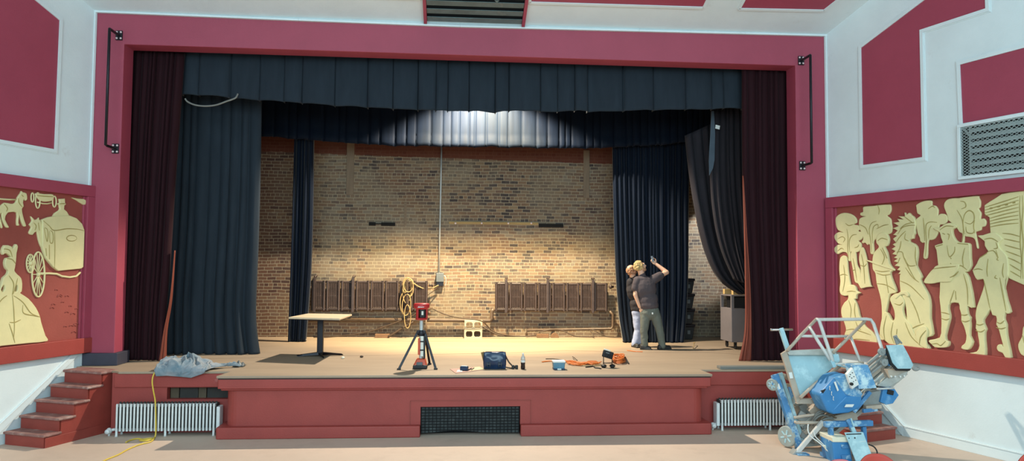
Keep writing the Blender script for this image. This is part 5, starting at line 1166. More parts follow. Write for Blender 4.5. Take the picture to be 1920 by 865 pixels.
t = AZ(1299, 652); mb = MB(); mb.tube(catmull([AZ(1300, 656)+Vector((0, 0, .005)), AZ(1301, 652)+Vector((0, 0, .06)), AZ(1303, 649)+Vector((0, 0, .07)), AZ(1300, 648)+Vector((0, 0, .05))], 5), .008, 6); o = mb.build('hook', M['tancord'], smooth=True); tag(o, 'small curled tan wire standing on the boards right of the people', 'wire')
# ------------------------------------------------------------------ people
def fleshed(mb, name, m, parent, vox=.011, it=5, disp=0, dscale=.08):
    o = mb.build(name, m, parent, smooth=True)
    md = o.modifiers.new('r', 'REMESH'); md.mode = 'VOXEL'; md.voxel_size = vox; md.use_smooth_shade = True
    md = o.modifiers.new('s', 'SMOOTH'); md.iterations = it; md.factor = .5
    if disp:
        tx_ = bpy.data.textures.new('folds', 'CLOUDS'); tx_.noise_scale = dscale; tx_.noise_depth = 2
        md = o.modifiers.new('d', 'DISPLACE'); md.texture = tx_; md.strength = disp; md.texture_coords = 'LOCAL'
    return o
def hand(mb, palm, along, across, nrm, curl=1.0, s=1.0):
    """palm centre; along = wrist to knuckles; across = towards the index side; nrm = out of the palm."""
    along, across, nrm = (Vector(x).normalized() for x in (along, across, nrm))
    rot = Matrix((across, nrm, along)).transposed()
    mb.ell(palm, .040*s, .019*s, .047*s, rot)
    for i, (off, ln) in enumerate(((.030, .036), (.011, .040), (-.009, .037), (-.027, .030))):
        a = Vector(palm)+along*.042*s+across*off*s; b = a+(along*.75+nrm*.45*curl).normalized()*ln*s; c = b+(along*(.4-.75*curl)+nrm*.9*curl).normalized()*ln*.8*s; d = c+(along*(-.2-.6*curl)+nrm*.35).normalized()*ln*.55*s
        mb.cap(a, b, .0095*s, .009*s, 8); mb.cap(b, c, .009*s, .008*s, 8); mb.cap(c, d, .008*s, .007*s, 8)
    a = Vector(palm)+across*.034*s-along*.022*s; b = a+(across*.6+along*.6+nrm*.35).normalized()*.036*s; c = b+(along*.7+nrm*.5-across*.1).normalized()*.03*s
    mb.cap(a, b, .013*s, .011*s, 8); mb.cap(b, c, .011*s, .009*s, 8)
def G(px, py, dy=0.0): return AY(px, py, 14.0+dy)
fx = (G(1209, 655)+G(1243, 655))/2
man = thing('person', 'person in charcoal T-shirt and grey-green trousers, arm raised holding a small phone up', 'person', (fx.x, fx.y, S))
mb = MB()
ry = Matrix.Rotation(math.radians(-24), 3, 'Y'); rz = Matrix.Rotation(math.radians(18), 3, 'Z'); hr = rz @ ry
hc = G(1200.5, 501.5, .05)
def hp(x, y, z): return hc+hr @ Vector((x, y, z))
mb.ell(hp(-.012, 0, .022), .098, .078, .098, hr); mb.ell(hp(.038, 0, -.035), .062, .060, .078, hr); mb.ell(hp(.078, 0, -.088), .026, .026, .022, hr)
mb.cap(hp(.090, 0, .012), hp(.118, 0, -.022), .012, .017, 8); mb.ell(hp(.118, 0, -.026), .012, .018, .010, hr); mb.ell(hp(.080, 0, .040), .022, .055, .016, hr)
mb.ell(hp(.090, 0, -.052), .014, .026, .008, hr); mb.ell(hp(.088, 0, -.066), .014, .022, .008, hr)
for sy in (-1, 1): mb.ell(hp(-.012, sy*.080, -.012), .022, .012, .034, hr); mb.ell(hp(.060, sy*.045, -.020), .028, .022, .026, hr)
mb.cap(hp(-.02, 0, -.05), G(1205, 523, .02), .058, .066)
mb.ell(G(1210.5, 540), .185, .11, .20); mb.ell(G(1217, 578), .15, .10, .15)
mb.cap(G(1195.5, 527), G(1191, 553, -.02), .046, .041); mb.cap(G(1191, 553, -.02), G(1199.5, 576, -.03), .041, .029)
eL = G(1250, 511, .12); hR = G(1226.5, 492.5, .20)
mb.cap(G(1230, 521, .02), eL, .056, .045); fa = hR+(eL-hR).normalized()*.05; mb.cap(eL, fa, .046, .030)
for a, b in (((1211, 590), (1208, 622)), ((1228, 590), (1237, 622))): mb.cap(G(*a), G(*b), .085, .06)
for a, b in (((1208, 622), (1209, 652)), ((1237, 622), (1241, 652))): mb.cap(G(*a), G(*b), .06, .045)
hand(mb, hR, (hR-eL), (.55, .2, .75), (.1, -.5, .5), 1.0, .98)
hand(mb, G(1202, 583, -.03), (.35, 0, -.93), (.6, -.6, .2), (.5, .7, 0), .5, .95)
body = fleshed(mb, 'body', M['skin'], man, .0065, 3)
mb = MB(); rh = random.Random(5)
for i in range(70):
    th = rh.uniform(0, 2*math.pi); ph = rh.uniform(.05, 2.05); d_ = Vector((math.sin(ph)*math.cos(th), math.sin(ph)*math.sin(th), math.cos(ph)))
    if d_.x > .42 and d_.z < .75: continue
    if d_.x > .15 and d_.z < -.1: continue
    p = hp(-.016+d_.x*.094, d_.y*.078, .026+d_.z*.094); mb.ell(p, rh.uniform(.022, .034), rh.uniform(.022, .034), rh.uniform(.02, .03), nu=8, nv=6)
mb.ell(hp(-.024, 0, .028), .092, .078, .092, hr)
fleshed(mb, 'hair', M['hair'], man, .008, 2, .016, .02)
mb = MB()
for sy in (-1, 1): mb.ell(hp(.083, sy*.034, .014), .012, .014, .010, hr)
mb.build('eyes', M['label'], man, smooth=True)
mb = MB()
for sy in (-1, 1): mb.ell(hp(.093, sy*.034, .014), .005, .007, .006, hr)
mb.build('pupils', M['dark'], man, smooth=True)
mb = MB(); mb.ell(hp(.030, -.064, -.052), .035, .012, .035, hr); mb.ell(hp(.030, .064, -.052), .035, .012, .035, hr); mb.ell(hp(.068, 0, -.092), .03, .034, .018, hr); fleshed(mb, 'beard', M['hair2'], man, .007, 2, .008, .02)
mb = MB()
mb.ell(G(1210.5, 541), .212, .135, .235); mb.ell(G(1215, 562), .195, .142, .17); mb.ell(G(1206.5, 524, .01), .15, .10, .07)
mb.cap(G(1195, 526), G(1190.5, 541, -.01), .078, .070); mb.cap(G(1226, 524), G(1237.5, 517.5, .06), .088, .082); mb.cap(G(1206, 523, .02), G(1204, 517, .03), .075, .068)
mb.ell(G(1216.5, 573), .190, .152, .13)
fleshed(mb, 'shirt', M['shirt'], man, .011, 6, .02, .13)
mb = MB()
mb.ell(G(1218.5, 587), .195, .14, .135); mb.ell(G(1218, 581), .18, .135, .08)
for (a, b, c) in (((1210, 592), (1207.5, 622), (1209, 652)), ((1229, 592), (1237.5, 622), (1241.5, 652))):
    mb.cap(G(*a), G(*b), .102, .074); mb.cap(G(*b), G(c[0], c[1]-3), .074, .064)
fleshed(mb, 'trousers', M['trousers'], man, .011, 6, .022, .10)
mb = MB(); p = G(1223.5, 588, -.150); mb.obox(p, (1, 0, 0), (0, 1, 0), (0, 0, 1), .028, .012, .035); mb.build('pocket_tag', M['label'], man, bevel=.003)
for a, b in ((G(1205, 656), G(1214, 656, -.03)), (G(1238, 656.5), G(1250, 656.5, .04))):
    a = Vector((a.x, a.y, S+.052)); b = Vector((b.x, b.y, S+.042)); mb = MB(); mb.cap(a, b, .055, .040)
    mb.cap(a, b+(b-a)*.4, .045, .034); 
    sole0 = a-(b-a).normalized()*.05; sole1 = b+(b-a).normalized()*.09
    mb.beam(sole0+Vector((0, 0, -.038)), sole1+Vector((0, 0, -.028)), .095, .026, (0, 0, 1))
    fleshed(mb, 'shoe', M['shoe'], man, .009, 3)
mb = MB(); mb.beam(G(1222, 480.5, .18), G(1224.5, 491, .17), .035, .012, (0, -1, 0)); o = mb.build('phone', M['phone'], bevel=.003); tag(o, 'small pale phone held up in the raised hand in front of the navy drape', 'phone')
# second person, mostly hidden behind the first
def K(px, py, dy=0.0): return AY(px, py, 14.42+dy)
fx = (K(1190, 652)+K(1199, 654))/2
man2 = thing('person', 'person in black T-shirt and pale blue jeans, standing half hidden and looking up', 'person', (fx.x, fx.y, S))
mb = MB(); ry = Matrix.Rotation(math.radians(-30), 3, 'Y'); rz = Matrix.Rotation(math.radians(35), 3, 'Z'); hr = rz @ ry; hc = K(1184.5, 508)
mb.ell(hp(-.01, 0, .022), .100, .080, .100, hr); mb.ell(hp(.038, 0, -.035), .062, .060, .078, hr); mb.ell(hp(.078, 0, -.088), .026, .026, .022, hr)
mb.cap(hp(.090, 0, .012), hp(.118, 0, -.022), .012, .017, 8); mb.ell(hp(.080, 0, .040), .022, .055, .016, hr); mb.ell(hp(.090, 0, -.055), .014, .024, .012, hr)
for sy in (-1, 1): mb.ell(hp(-.012, sy*.082, -.012), .022, .012, .034, hr)
mb.cap(hp(-.02, 0, -.05), K(1189, 527), .058, .066); mb.ell(K(1194, 545), .185, .11, .20); mb.ell(K(1200, 580), .17, .115, .15)
mb.cap(K(1176+4, 530), K(1184, 556, .08), .046, .04); mb.cap(K(1184, 556, .08), K(1196, 566, .2), .04, .03); hand(mb, K(1200, 567, .22), (.8, .5, -.1), (0, .3, .9), (.3, -.8, 0), .6, .95)
mb.cap(K(1208, 530), K(1214, 552, .1), .046, .04); mb.cap(K(1214, 552, .1), K(1206, 566, .24), .04, .03); hand(mb, K(1203, 570, .26), (-.7, .5, -.2), (0, .3, .9), (-.3, -.8, 0), .6, .95)
for a, b, c in (((1196, 592), (1197.5, 620), (1191, 648)), ((1207, 592), (1206, 620), (1200, 650))): mb.cap(K(*a), K(*b), .07, .055); mb.cap(K(*b), K(*c), .06, .045)
fleshed(mb, 'body', M['skin'], man2, .008, 3)
mb = MB()
for i in range(60):
    th = rh.uniform(0, 2*math.pi); ph = rh.uniform(.6, 2.2); d_ = Vector((math.sin(ph)*math.cos(th), math.sin(ph)*math.sin(th), math.cos(ph)))
    if d_.x > .25: continue
    mb.ell(hp(-.014+d_.x*.090, d_.y*.074, .020+d_.z*.090), .024, .024, .022, nu=8, nv=6)
fleshed(mb, 'hair', M['hair2'], man2, .008, 3, .006, .02)
mb = MB(); mb.ell(K(1194, 546), .205, .13, .225); mb.ell(K(1199, 570), .19, .15, .19); mb.ell(K(1200, 579), .188, .155, .11); mb.cap(K(1182, 529), K(1181, 545, .04), .076, .07); mb.cap(K(1206, 529), K(1211, 545, .06), .076, .07); mb.cap(K(1189, 526), K(1187.5, 521), .074, .066)
fleshed(mb, 'shirt', M['shirt2'], man2, .012, 5, .02, .09)
mb = MB(); mb.ell(K(1201, 586), .18, .14, .14)
for a, b, c in (((1196, 592), (1197.5, 620), (1191.5, 645)), ((1208, 592), (1206.5, 620), (1200.5, 647))): mb.cap(K(*a), K(*b), .11, .088); mb.cap(K(*b), K(*c), .088, .078)
fleshed(mb, 'jeans', M['jeans'], man2, .012, 6, .022, .10)
for (px, py) in ((1190, 652), (1199, 654)):
    p = K(px, py); a = Vector((p.x-.01, p.y+.02, S+.05)); b = a+Vector((.04, -.13, -.012)); mb = MB(); mb.cap(a, b, .052, .038); mb.beam(a+Vector((-.01, .05, -.038)), b+Vector((.01, -.05, -.026)), .09, .024, (0, 0, 1)); fleshed(mb, 'shoe', M['shoe'], man2, .01, 3)
# ------------------------------------------------------------------ tipped personnel lift
def X1(x, y, Y): return AY(1420+x/3.034, 580+y/3.034, Y)
base = AZ(1480, 850, 0)
lf = thing('personnel_lift', 'tilted blue personnel lift with pale railed basket, standing before the right steps', 'lift', (base.x+.6, 9.7, 0))
def LB(name, m, *beams, bevel=.006):
    mb = MB()
    for (p, q, w_, d_) in beams: mb.beam(X1(*p), X1(*q), w_, d_, (0, -1, 0))
    return mb.build(name, m, lf, bevel=bevel)
def LT(name, m, pts, r, sm=True, closed=False):
    mb = MB(); q = [X1(*p) for p in pts]; mb.tube(catmull(q, 4) if sm and len(q) > 2 else q, r, 10, closed=closed); return mb.build(name, m, lf, smooth=True)
def LQ(name, m, pts, d, bevel=.006, off=(0, 1, 0)):
    mb = MB(); mb.prism([X1(*p) for p in pts], Vector(off).normalized()*d); return mb.build(name, m, lf, bevel=bevel)
# base frame standing on end
LB('base_beam', M['blue'], ((97, 372, 10.15), (243, 800, 9.85), .085, .10))
LB('base_beam', M['plate'], ((128, 362, 10.18), (262, 770, 9.95), .045, .09))
LB('base_beam', M['blue'], ((190, 430, 10.55), (290, 800, 10.2), .07, .08))
LB('cross_member', M['beige'], ((150, 378, 10.15), (205, 410, 10.5), .06, .05), ((215, 545, 10.1), (240, 640, 10.4), .06, .05), ((130, 428, 10.2), (205, 436, 10.5), .04, .05))
LB('cross_member', M['aluminium'], ((205, 520, 10.05), (300, 560, 10.3), .10, .06), ((240, 765, 9.95), (430, 745, 9.95), .09, .10), ((250, 690, 10.0), (330, 700, 10.1), .09, .06))
for (x, y, a, b) in ((122, 440, 13, 30), (130, 482, 12, 22), (188, 378, 9, 22)):
    LB('sticker', M['label'], ((x-4, y-b/2, 10.06), (x+6, y+b/2, 10.04), .026, .008), bevel=.001)
def lwheel(cx, cy, Y, r, w_, axis=(.86, -.5, .1)):
    c = X1(cx, cy, Y); ax = Vector(axis).normalized(); mb = MB()
    mb.lathe([(r*.62, -w_/2), (r*.92, -w_/2), (r, -w_*.3), (r, w_*.3), (r*.92, w_/2), (r*.62, w_/2)], c, ax, 28); o = mb.build('wheel', M['tyre'], lf, smooth=False, bevel=.004)
    mb = MB(); mb.lathe([(r*.66, -w_*.36), (r*.66, w_*.36)], c, ax, 24); mb.lathe([(r*.2, -w_*.62), (r*.2, w_*.62)], c, ax, 14)
    mb.build('rim', M['aluminium'], o, bevel=.003)
    mb = MB(); u = ax.orthogonal().normalized(); v_ = ax.cross(u)
    for i in range(6):
        a = math.pi/3*i; d_ = u*math.cos(a)+v_*math.sin(a); mb.beam(c+d_*r*.16-ax*w_*.42, c+d_*r*.64-ax*w_*.42, .022, .016, tuple(ax))
    mb.build('rim_ribs', M['plate'], o, bevel=.003); return o
lwheel(170, 724, 9.98, .142, .055, (.88, .47, 0)); 
w2 = lwheel(330, 830, 9.95, .06, .045, (.9, .4, 0)); lwheel(368, 828, 9.95, .06, .045, (.9, .4, 0))
lwheel(86, 430, 10.12, .085, .04, (.75, .6, .2))
LB('caster_fork', M['blue'], ((95, 385, 10.12), (88, 432, 10.12), .05, .07))
# mast: nested aluminium columns leaning back at 45 degrees
def mastbar(name, m, o0, o1, a, b, Y0, Y1, w_, d_):
    ax = Vector((.757, -.653)); pr = Vector((.653, .757))
    p = Vector((270, 730))+ax*a+pr*o0; q = Vector((270, 730))+ax*b+pr*o1
    return LB(name, m, ((p.x, p.y, Y0), (q.x, q.y, Y1), w_, d_), bevel=.005)
mastbar('mast_section', M['aluminium'], -70, -66, 20, 655, 10.0, 9.85, .055, .16)
mastbar('mast_section', M['beige'], -35, -32, 10, 650, 9.95, 9.8, .05, .20)
mastbar('mast_section', M['aluminium'], 2, 4, 0, 650, 9.92, 9.76, .06, .22)
mastbar('mast_section', M['beige'], 38, 40, 20, 655, 9.9, 9.74, .045, .24)
mastbar('mast_section', M['aluminium'], 70, 74, 60, 665, 9.88, 9.72, .05, .26)
mastbar('mast_channel', M['castgrey'], -50, -48, 30, 650, 9.93, 9.78, .03, .1); mastbar('mast_channel', M['castgrey'], 22, 24, 30, 650, 9.85, 9.68, .03, .1); mastbar('mast_channel', M['castgrey'], 56, 58, 60, 650, 9.83, 9.66, .02, .1)
for (x, y) in ((707, 243), (722, 303)):
    c = X1(x, y, 9.55); mb = MB(); mb.lathe([(.050, -.018), (.040, -.006), (.040, .006), (.050, .018)], c, (0, 1, 0), 20); mb.lathe([(.014, -.03), (.014, .03)], c, (0, 1, 0), 10); mb.build('pulley', M['castgrey'], lf, bevel=.003)
    LB('pulley_strap', M['castgrey'], ((x-4, y+8, 9.56), (x-80, y+70, 9.62), .03, .012))
    LB('pulley_block', M['blue'], ((x+20, y-14, 9.6), (x+36, y+14, 9.6), .075, .06))
LQ('mast_cap', M['plate'], [(735, 206, 9.5), (830, 203, 9.5), (862, 262, 9.5), (889, 318, 9.5), (876, 340, 9.5), (800, 340, 9.5), (770, 306, 9.5), (748, 240, 9.5)], .02, .006)
LQ('mast_cap_edge', M['dark'], [(735, 206, 9.515), (748, 240, 9.515), (770, 306, 9.515), (800, 340, 9.515), (876, 340, 9.515), (866, 352, 9.515), (792, 350, 9.515), (757, 312, 9.515), (738, 250, 9.515)], .03, .003)
LQ('head_bracket', M['beige'], [(742, 345, 9.56), (752, 395, 9.54), (862, 350, 9.52), (872, 342, 9.55), (800, 345, 9.56)], .24, .005)
LQ('head_bracket', M['aluminium'], [(680, 436, 9.6), (748, 384, 9.58), (862, 352, 9.55), (836, 392, 9.56), (745, 448, 9.58)], .22, .005)
mb = MB()
for (x, y) in ((760, 383), (782, 383), (812, 384), (834, 380)): mb.lathe([(.012, 0), (.012, .012)], X1(x, y, 9.53), (0, -1, 0), 8)
mb.build('bracket_bolts', M['label'], lf, smooth=False)
mb = MB(); c = X1(902, 336, 9.58); mb.tube([c+Vector((.035*math.cos(a)*1.2, .0, .028*math.sin(a))) for a in [math.pi*2*i/16 for i in range(16)]], .014, 8, closed=True); mb.build('lifting_eye', M['castgrey'], lf, smooth=True)
LB('stop_arm', M['castgrey'], ((782, 150, 9.7), (800, 200, 9.7), .05, .03), ((785, 152, 9.68), (822, 196, 9.68), .022, .02))
# basket: tray plate and rails
LQ('basket_floor', M['plate'], [(165, 240, 9.98), (438, 228, 10.0), (470, 296, 9.85), (236, 505, 9.78), (215, 480, 9.8)], .03, .004, (-.1, 1, .1))
LQ('basket_side', M['beige'], [(138, 255, 9.9), (168, 236, 9.92), (250, 512, 9.72), (228, 538, 9.70)], .05, .005)
LQ('basket_rim', M['aluminium'], [(165, 236, 9.9), (440, 225, 9.92), (446, 262, 9.9), (182, 262, 9.88)], .035, .004)
LQ('basket_rim', M['beige'], [(228, 540, 9.69), (250, 512, 9.70), (350, 512, 9.72), (330, 540, 9.70)], .08, .004)
LB('sticker', M['label'], ((187, 360, 9.80), (195, 395, 9.78), .045, .006), bevel=.001)
rails = [([(170, 238, 9.86), (245, 152, 9.9), (335, 58, 9.95)], M['beige']), ([(245, 505, 9.60), (330, 424, 9.64), (470, 325, 9.7)], M['beige']), ([(430, 250, 9.9), (520, 160, 10.0), (612, 68, 10.1)], M['beige'])]
for q, m_ in rails: LT('basket_rail', m_, q, .022, False)
LT('basket_rail', M['greyrail'], [(335, 58, 9.95), (350, 60, 9.96), (620, 57, 10.1), (645, 60, 10.1), (662, 84, 10.09), (702, 206, 9.95), (714, 242, 9.88)], .023, False)
LT('basket_rail', M['greyrail'], [(335, 58, 9.95), (352, 66, 9.93), (385, 165, 9.82), (430, 300, 9.65)], .024, False)
LT('basket_rail', M['greyrail'], [(295, 100, 9.92), (350, 190, 9.82), (425, 305, 9.68)], .022, False)
LT('basket_rail', M['greyrail'], [(245, 153, 9.9), (390, 156, 9.98), (530, 154, 10.05)], .019, False)
LT('basket_rail', M['greyrail'], [(530, 154, 10.05), (585, 300, 9.9)], .019, False)
LT('basket_rail', M['greyrail'], [(425, 316, 9.66), (500, 312, 9.75), (602, 306, 9.88)], .017, False)
LB('gate_latch', M['plate'], ((420, 290, 9.66), (440, 330, 9.66), .05, .04), ((455, 318, 9.65), (500, 330, 9.66), .02, .03))
LQ('latch_plate', M['plate'], [(430, 258, 9.72), (462, 256, 9.72), (470, 292, 9.7), (440, 300, 9.7)], .012, .003)
LB('tow_handle', M['plate'], ((133, 108, 10.0), (176, 238, 9.95), .062, .05))
LT('tow_grip', M['chrome'], [(76, 118, 9.98), (200, 116, 10.02)], .017, False)
# power pack and boxes slung under the mast
def rbox(name, m, c, u, v_, su, sv, sd, bevel=.03):
    C0 = X1(*c); P1 = X1(c[0]+u[0], c[1]+u[1], c[2]); P2 = X1(c[0]+v_[0], c[1]+v_[1], c[2]); a = (P1-C0).normalized(); b = (P2-C0); b = (b-a*b.dot(a)).normalized(); n_ = a.cross(b)
    mb = MB(); mb.obox(C0, a, b, n_, su, sv, sd); return mb.build(name, m, lf, bevel=bevel, segs=4)
LQ('power_pack', M['bluesolid'], [(354, 488, 9.34), (438, 392, 9.34), (470, 380, 9.34), (520, 372, 9.34), (600, 480, 9.36), (584, 520, 9.36), (540, 575, 9.36), (430, 600, 9.36), (402, 588, 9.34)], .34, .035)
LQ('power_pack_lid', M['bluepale'], [(438, 392, 9.32), (520, 366, 9.33), (560, 420, 9.34), (605, 486, 9.35), (585, 510, 9.35), (505, 490, 9.33)], .06, .02)
LQ('pack_shoulder', M['bluesolid'], [(505, 495, 9.33), (598, 492, 9.35), (590, 560, 9.36), (520, 592, 9.36), (430, 600, 9.36), (420, 585, 9.34)], .07, .02)
LQ('vent_hole', M['dark'], [(362, 466, 9.325), (392, 455, 9.325), (375, 480, 9.325)], .02, .002)
LQ('sticker', M['label'], [(436, 416, 9.315), (446, 412, 9.315), (464, 462, 9.315), (456, 468, 9.315)], .006, .001)
LQ('sticker', M['label'], [(505, 542, 9.315), (552, 542, 9.315), (542, 558, 9.315), (496, 558, 9.315)], .006, .001)
mb = MB()
for (x, y) in ((410, 444), (420, 474), (430, 502)): mb.tube(catmull([X1(x, y, 9.328), X1(x+4, y-5, 9.328), X1(x+1, y+12, 9.328), X1(x+6, y+17, 9.328)], 4), .004, 6)
mb.build('white_scrawl', M['label'], lf, smooth=True)
LQ('control_box', M['bluepale'], [(540, 320, 9.24), (630, 317, 9.24), (681, 450, 9.22), (580, 456, 9.22)], .20, .008)
LQ('control_face', M['label'], [(510, 372, 9.22), (544, 334, 9.22), (580, 430, 9.205), (540, 456, 9.205)], .06, .006)
mb = MB()
for (x, y) in ((528, 372), (536, 392), (545, 412), (540, 362), (548, 384), (558, 404), (524, 384)): mb.lathe([(.006, 0), (.006, .01)], X1(x, y, 9.215), (0, -1, 0), 8)
mb.lathe([(.02, 0), (.02, .03)], X1(532, 425, 9.21), (0, -1, 0), 10); mb.build('buttons', M['dark'], lf)
LQ('motor_box', M['bluesolid'], [(716, 460, 9.5), (778, 448, 9.5), (806, 490, 9.5), (772, 538, 9.5), (735, 545, 9.5), (700, 530, 9.5)], .16, .008)
LQ('motor_casting', M['castgrey'], [(640, 475, 9.54), (720, 462, 9.54), (715, 535, 9.54), (640, 555, 9.54), (600, 545, 9.54)], .14, .01); LB('motor_plate', M['beige'], ((610, 560, 9.5), (700, 552, 9.5), .05, .08)); LT('motor_rail', M['greyrail'], [(680, 455, 9.47), (778, 450, 9.46)], .012, False); LB('motor_slot', M['dark'], ((740, 470, 9.49), (775, 478, 9.49), .06, .02))
LB('blue_channel', M['blue'], ((640, 470, 9.4), (545, 585, 9.4), .05, .05), ((600, 580, 9.45), (680, 570, 9.5), .05, .04))
# loose gear behind the pack
LB('motor_bracket', M['beige'], ((300, 590, 9.8), (380, 520, 9.75), .10, .1), ((380, 640, 9.7), (560, 600, 9.6), .12, .1), ((330, 690, 9.8), (430, 640, 9.75), .1, .1))
LB('motor_core', M['castgrey'], ((230, 600, 10.0), (300, 640, 9.95), .13, .1), ((250, 700, 9.95), (330, 740, 9.9), .13, .12), ((250, 540, 10.1), (270, 590, 10.1), .11, .1))
rb_ = random.Random(3)
for i in range(7):
    x0 = 300+rb_.uniform(0, 60); y0 = 620+rb_.uniform(-20, 40); LT('hose', M['batten'] if i % 2 else M['plank'], [(x0, y0+30, 9.68), (x0+20, y0-10, 9.62), (x0+50+rb_.uniform(0, 30), y0-30, 9.6), (x0+90+rb_.uniform(0, 40), y0-10, 9.62), (x0+110, y0-50, 9.66)], .013)
LT('frame_tube', M['beige'], [(208, 618, 9.75), (260, 610, 9.7), (345, 598, 9.65)], .018); LT('frame_tube', M['beige'], [(210, 640, 9.72), (225, 647, 9.7), (376, 646, 9.55)], .020, False)
LB('outrigger', M['greyrail'], ((375, 640, 9.5), (226, 815, 9.62), .055, .05))
LQ('outrigger_foot', M['castgrey'], [(200, 830, 9.6), (225, 800, 9.6), (262, 822, 9.58), (235, 850, 9.58)], .12, .004)
LB('outrigger_leg', M['blue'], ((225, 840, 9.62), (245, 920, 9.6), .07, .06))
f0 = X1(245, 920, 9.6); mb = MB(); mb.beam(Vector((f0.x, f0.y, f0.z)), Vector((f0.x+.02, f0.y, 0)), .07, .06, (0, -1, 0)); mb.box((f0.x-.06, f0.y-.06, 0), (f0.x+.1, f0.y+.06, .02)); mb.build('outrigger_pad', M['blue'], lf, bevel=.004)
# front carriage
LB('carriage_bar', M['blue'], ((382, 656, 9.3), (652, 648, 9.3), .07, .07))
LB('carriage_post', M['blue'], ((416, 672, 9.3), (432, 930, 9.3), .055, .06), ((604, 668, 9.3), (618, 930, 9.3), .05, .06))
LB('carriage_arm', M['blue'], ((512, 628, 9.26), (552, 705, 9.22), .055, .05)); LB('carriage_arm', M['plate'], ((540, 672, 9.2), (552, 706, 9.19), .05, .03)); LB('carriage_arm', M['plate'], ((528, 622, 9.25), (545, 668, 9.22), .018, .06))
LQ('battery_box', M['bluesolid'], [(424, 742, 9.18), (525, 738, 9.18), (548, 900, 9.18), (440, 905, 9.18)], .32, .02)
LQ('battery_lid', M['paper'], [(424, 730, 9.16), (520, 728, 9.16), (527, 758, 9.16), (430, 758, 9.16)], .34, .008)
for y in (790, 850): LQ('battery_rib', M['blue'], [(478, y-18, 9.165), (530, y-20, 9.165), (534, y+4, 9.165), (482, y+6, 9.165)], .02, .006)
LQ('front_plate', M['plate'], [(498, 704, 9.12), (602, 700, 9.12), (622, 752, 9.10), (660, 850, 9.06), (668, 900, 9.05), (580, 915, 9.05)], .02, .005)
LB('plate_slot', M['dark'], ((506, 713, 9.112), (592, 710, 9.112), .012, .006), ((520, 732, 9.11), (523, 738, 9.11), .014, .006), ((552, 730, 9.11), (557, 738, 9.11), .02, .006))
LB('plate_fold', M['label'], ((524, 758, 9.108), (618, 752, 9.10), .006, .006))
LQ('sticker', M['label'], [(408, 720, 9.26), (420, 728, 9.26), (420, 770, 9.26), (406, 752, 9.26)], .006, .001)
LT('white_cable', M['label'], [(290, 655, 9.5), (288, 690, 9.48), (305, 725, 9.46), (345, 755, 9.42), (380, 785, 9.38), (410, 815, 9.3), (440, 835, 9.2)], .008); LT('white_cable', M['label'], [(320, 690, 9.5), (330, 725, 9.48), (370, 765, 9.42), (400, 800, 9.36), (430, 845, 9.25)], .007)
LQ('cable_plug', M['paper'], [(378, 778, 9.36), (395, 775, 9.36), (412, 800, 9.34), (398, 812, 9.34)], .04, .008)
LT('black_lead', M['dark'], [(632, 770, 9.2), (665, 785, 9.18), (682, 815, 9.16), (672, 835, 9.15), (655, 830, 9.15)], .009)
# support down to the floor
for (x, Y) in ((432, 9.3), (618, 9.3)):
    p = X1(x, 930, Y); mb = MB(); mb.beam(p, Vector((p.x, p.y, 0)), .055, .06, (0, -1, 0)); mb.box((p.x-.05, p.y-.2, 0), (p.x+.05, p.y+.25, .05)); mb.build('carriage_foot', M['blue'], lf, bevel=.004)
# ------------------------------------------------------------------ stacking chairs at the very front of the hall
def shell_chair(label, x, Y, z_top, w_, m, rz):
    t = thing('shell_chair', label, 'chair', (x, Y, 0), 'red shell chairs at the front of the photo'); t.rotation_euler = (0, 0, rz)
    zs = z_top-.36
    def Lc(p): return Vector((x, Y, 0))+Vector(p)
    def fn(u, v):
        a = (u-.5)*2
        if v < .5:
            q = v/.5; y = .22-.42*q; z = zs-.02+.02*abs(a)**2.5+.02*math.cos(q*3.1); hw = w_/2*(.92+.06*q)
        else:
            q = (v-.5)/.5; y = -.20-.05*math.sin(q*1.5)-.03*q; z = zs+(.36-.07*abs(a)**2.6)*q; hw = w_/2*(.98-.10*q**3)
            y += .035*a*a
        return Lc((a*hw, y, z))
    mb = MB(); mb.grid(fn, 22, 26); mb.build('shell', m, t, smooth=True, solid=.012)
    for sx in (-1, 1):
        for sy, yy in ((1, .2), (-1, -.2)):
            mb = MB(); mb.tube([Lc((sx*.14, yy*.6, zs-.03)), Lc((sx*.20, yy*1.15, 0))], .012, 8); mb.build('leg', M['chrome'], t, smooth=True)
    return t
def chair_at(label, pxc, pyt, Y, w_, m, rz):
    p = AY(pxc, pyt, Y+.28); shell_chair(label, p.x, Y, p.z, w_, m, rz)
chair_at('red shell chair whose rounded back shows below the blue lift', 1642, 851, 6.35, .38, M['seatred'], math.radians(182))
chair_at('pinkish shell chair whose back just shows beside the brighter red one', 1574, 861.5, 5.75, .33, M['seatpink'], math.radians(180))
chair_at('red shell chair at the bottom right corner by the white wall', 1934, 848, 6.0, .38, M['seatred'], math.radians(172))
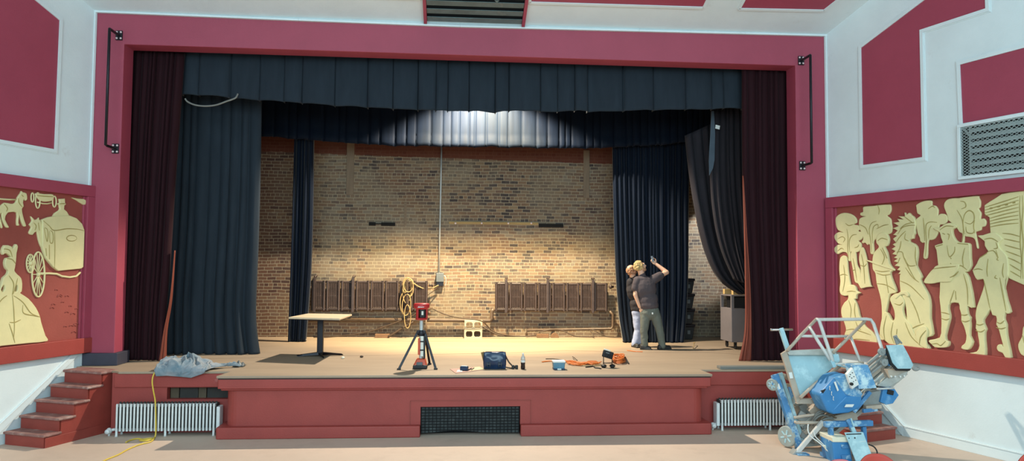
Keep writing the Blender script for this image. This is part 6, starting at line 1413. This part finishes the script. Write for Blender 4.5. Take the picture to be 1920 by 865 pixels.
# ------------------------------------------------------------------ light
def lamp(name, kind, loc, power, col, size=.1, aim=None, spot=None, blend=.3, sizey=None):
    l = bpy.data.lights.new(name, kind); l.energy = power; l.color = col
    if kind == 'AREA':
        l.size = size
        if sizey: l.shape = 'RECTANGLE'; l.size_y = sizey
    else: l.shadow_soft_size = size
    if kind == 'SPOT': l.spot_size = spot; l.spot_blend = blend
    o = bpy.data.objects.new(name, l); COL.objects.link(o); o.location = loc
    if aim is not None: o.rotation_euler = (Vector(aim)-Vector(loc)).to_track_quat('-Z', 'Y').to_euler()
    return o
lamp('work_lamp', 'SPOT', (.6, 14.25, 6.5), 2950, (1, .88, .70), .06, aim=(.6, 14.0, 0), spot=math.radians(126), blend=.25)
lamp('wall_fill', 'SPOT', (.6, 14.2, 6.45), 4300, (1, .75, .36), .22, aim=(.6, 16.5, 2.0), spot=math.radians(88), blend=.7)  # added spot beside the work lamp, unseen, brightens the lower brick wall
lamp('valance_fill', 'SPOT', (.2, 14.62, 5.62), 170, (1, .95, .95), .05, aim=(.2, 15.3, 5.25), spot=math.radians(88), blend=.6)  # added unseen spot for the bright patch on the navy valance
lamp('wing_lamp', 'SPOT', (6.6, 14.6, 4.6), 800, (.95, .98, 1), .05, aim=(5.85, 16.55, 2.95), spot=math.radians(36), blend=.35)
lamp('daylight_panel', 'AREA', (0, -4.5, 5.2), 1720, (.64, .89, 1), 14, aim=(0, 12, 3.2), sizey=5)  # unseen area panel added behind the camera to supply cool daylight
w = bpy.data.worlds.new('daylight'); sc.world = w; w.use_nodes = True
bg = w.node_tree.nodes['Background']; bg.inputs[0].default_value = (.62, .78, 1, 1); bg.inputs[1].default_value = .25
sc.view_settings.view_transform = 'Standard'; sc.view_settings.look = 'None'; sc.view_settings.gamma = 1.0; sc.view_settings.use_curve_mapping = False
sc.view_settings.exposure = 0.0
cy = sc.cycles; cy.use_denoising = True; cy.max_bounces = 6; cy.diffuse_bounces = 4; cy.glossy_bounces = 3; cy.transmission_bounces = 2; cy.sample_clamp_indirect = 6; cy.use_adaptive_sampling = True
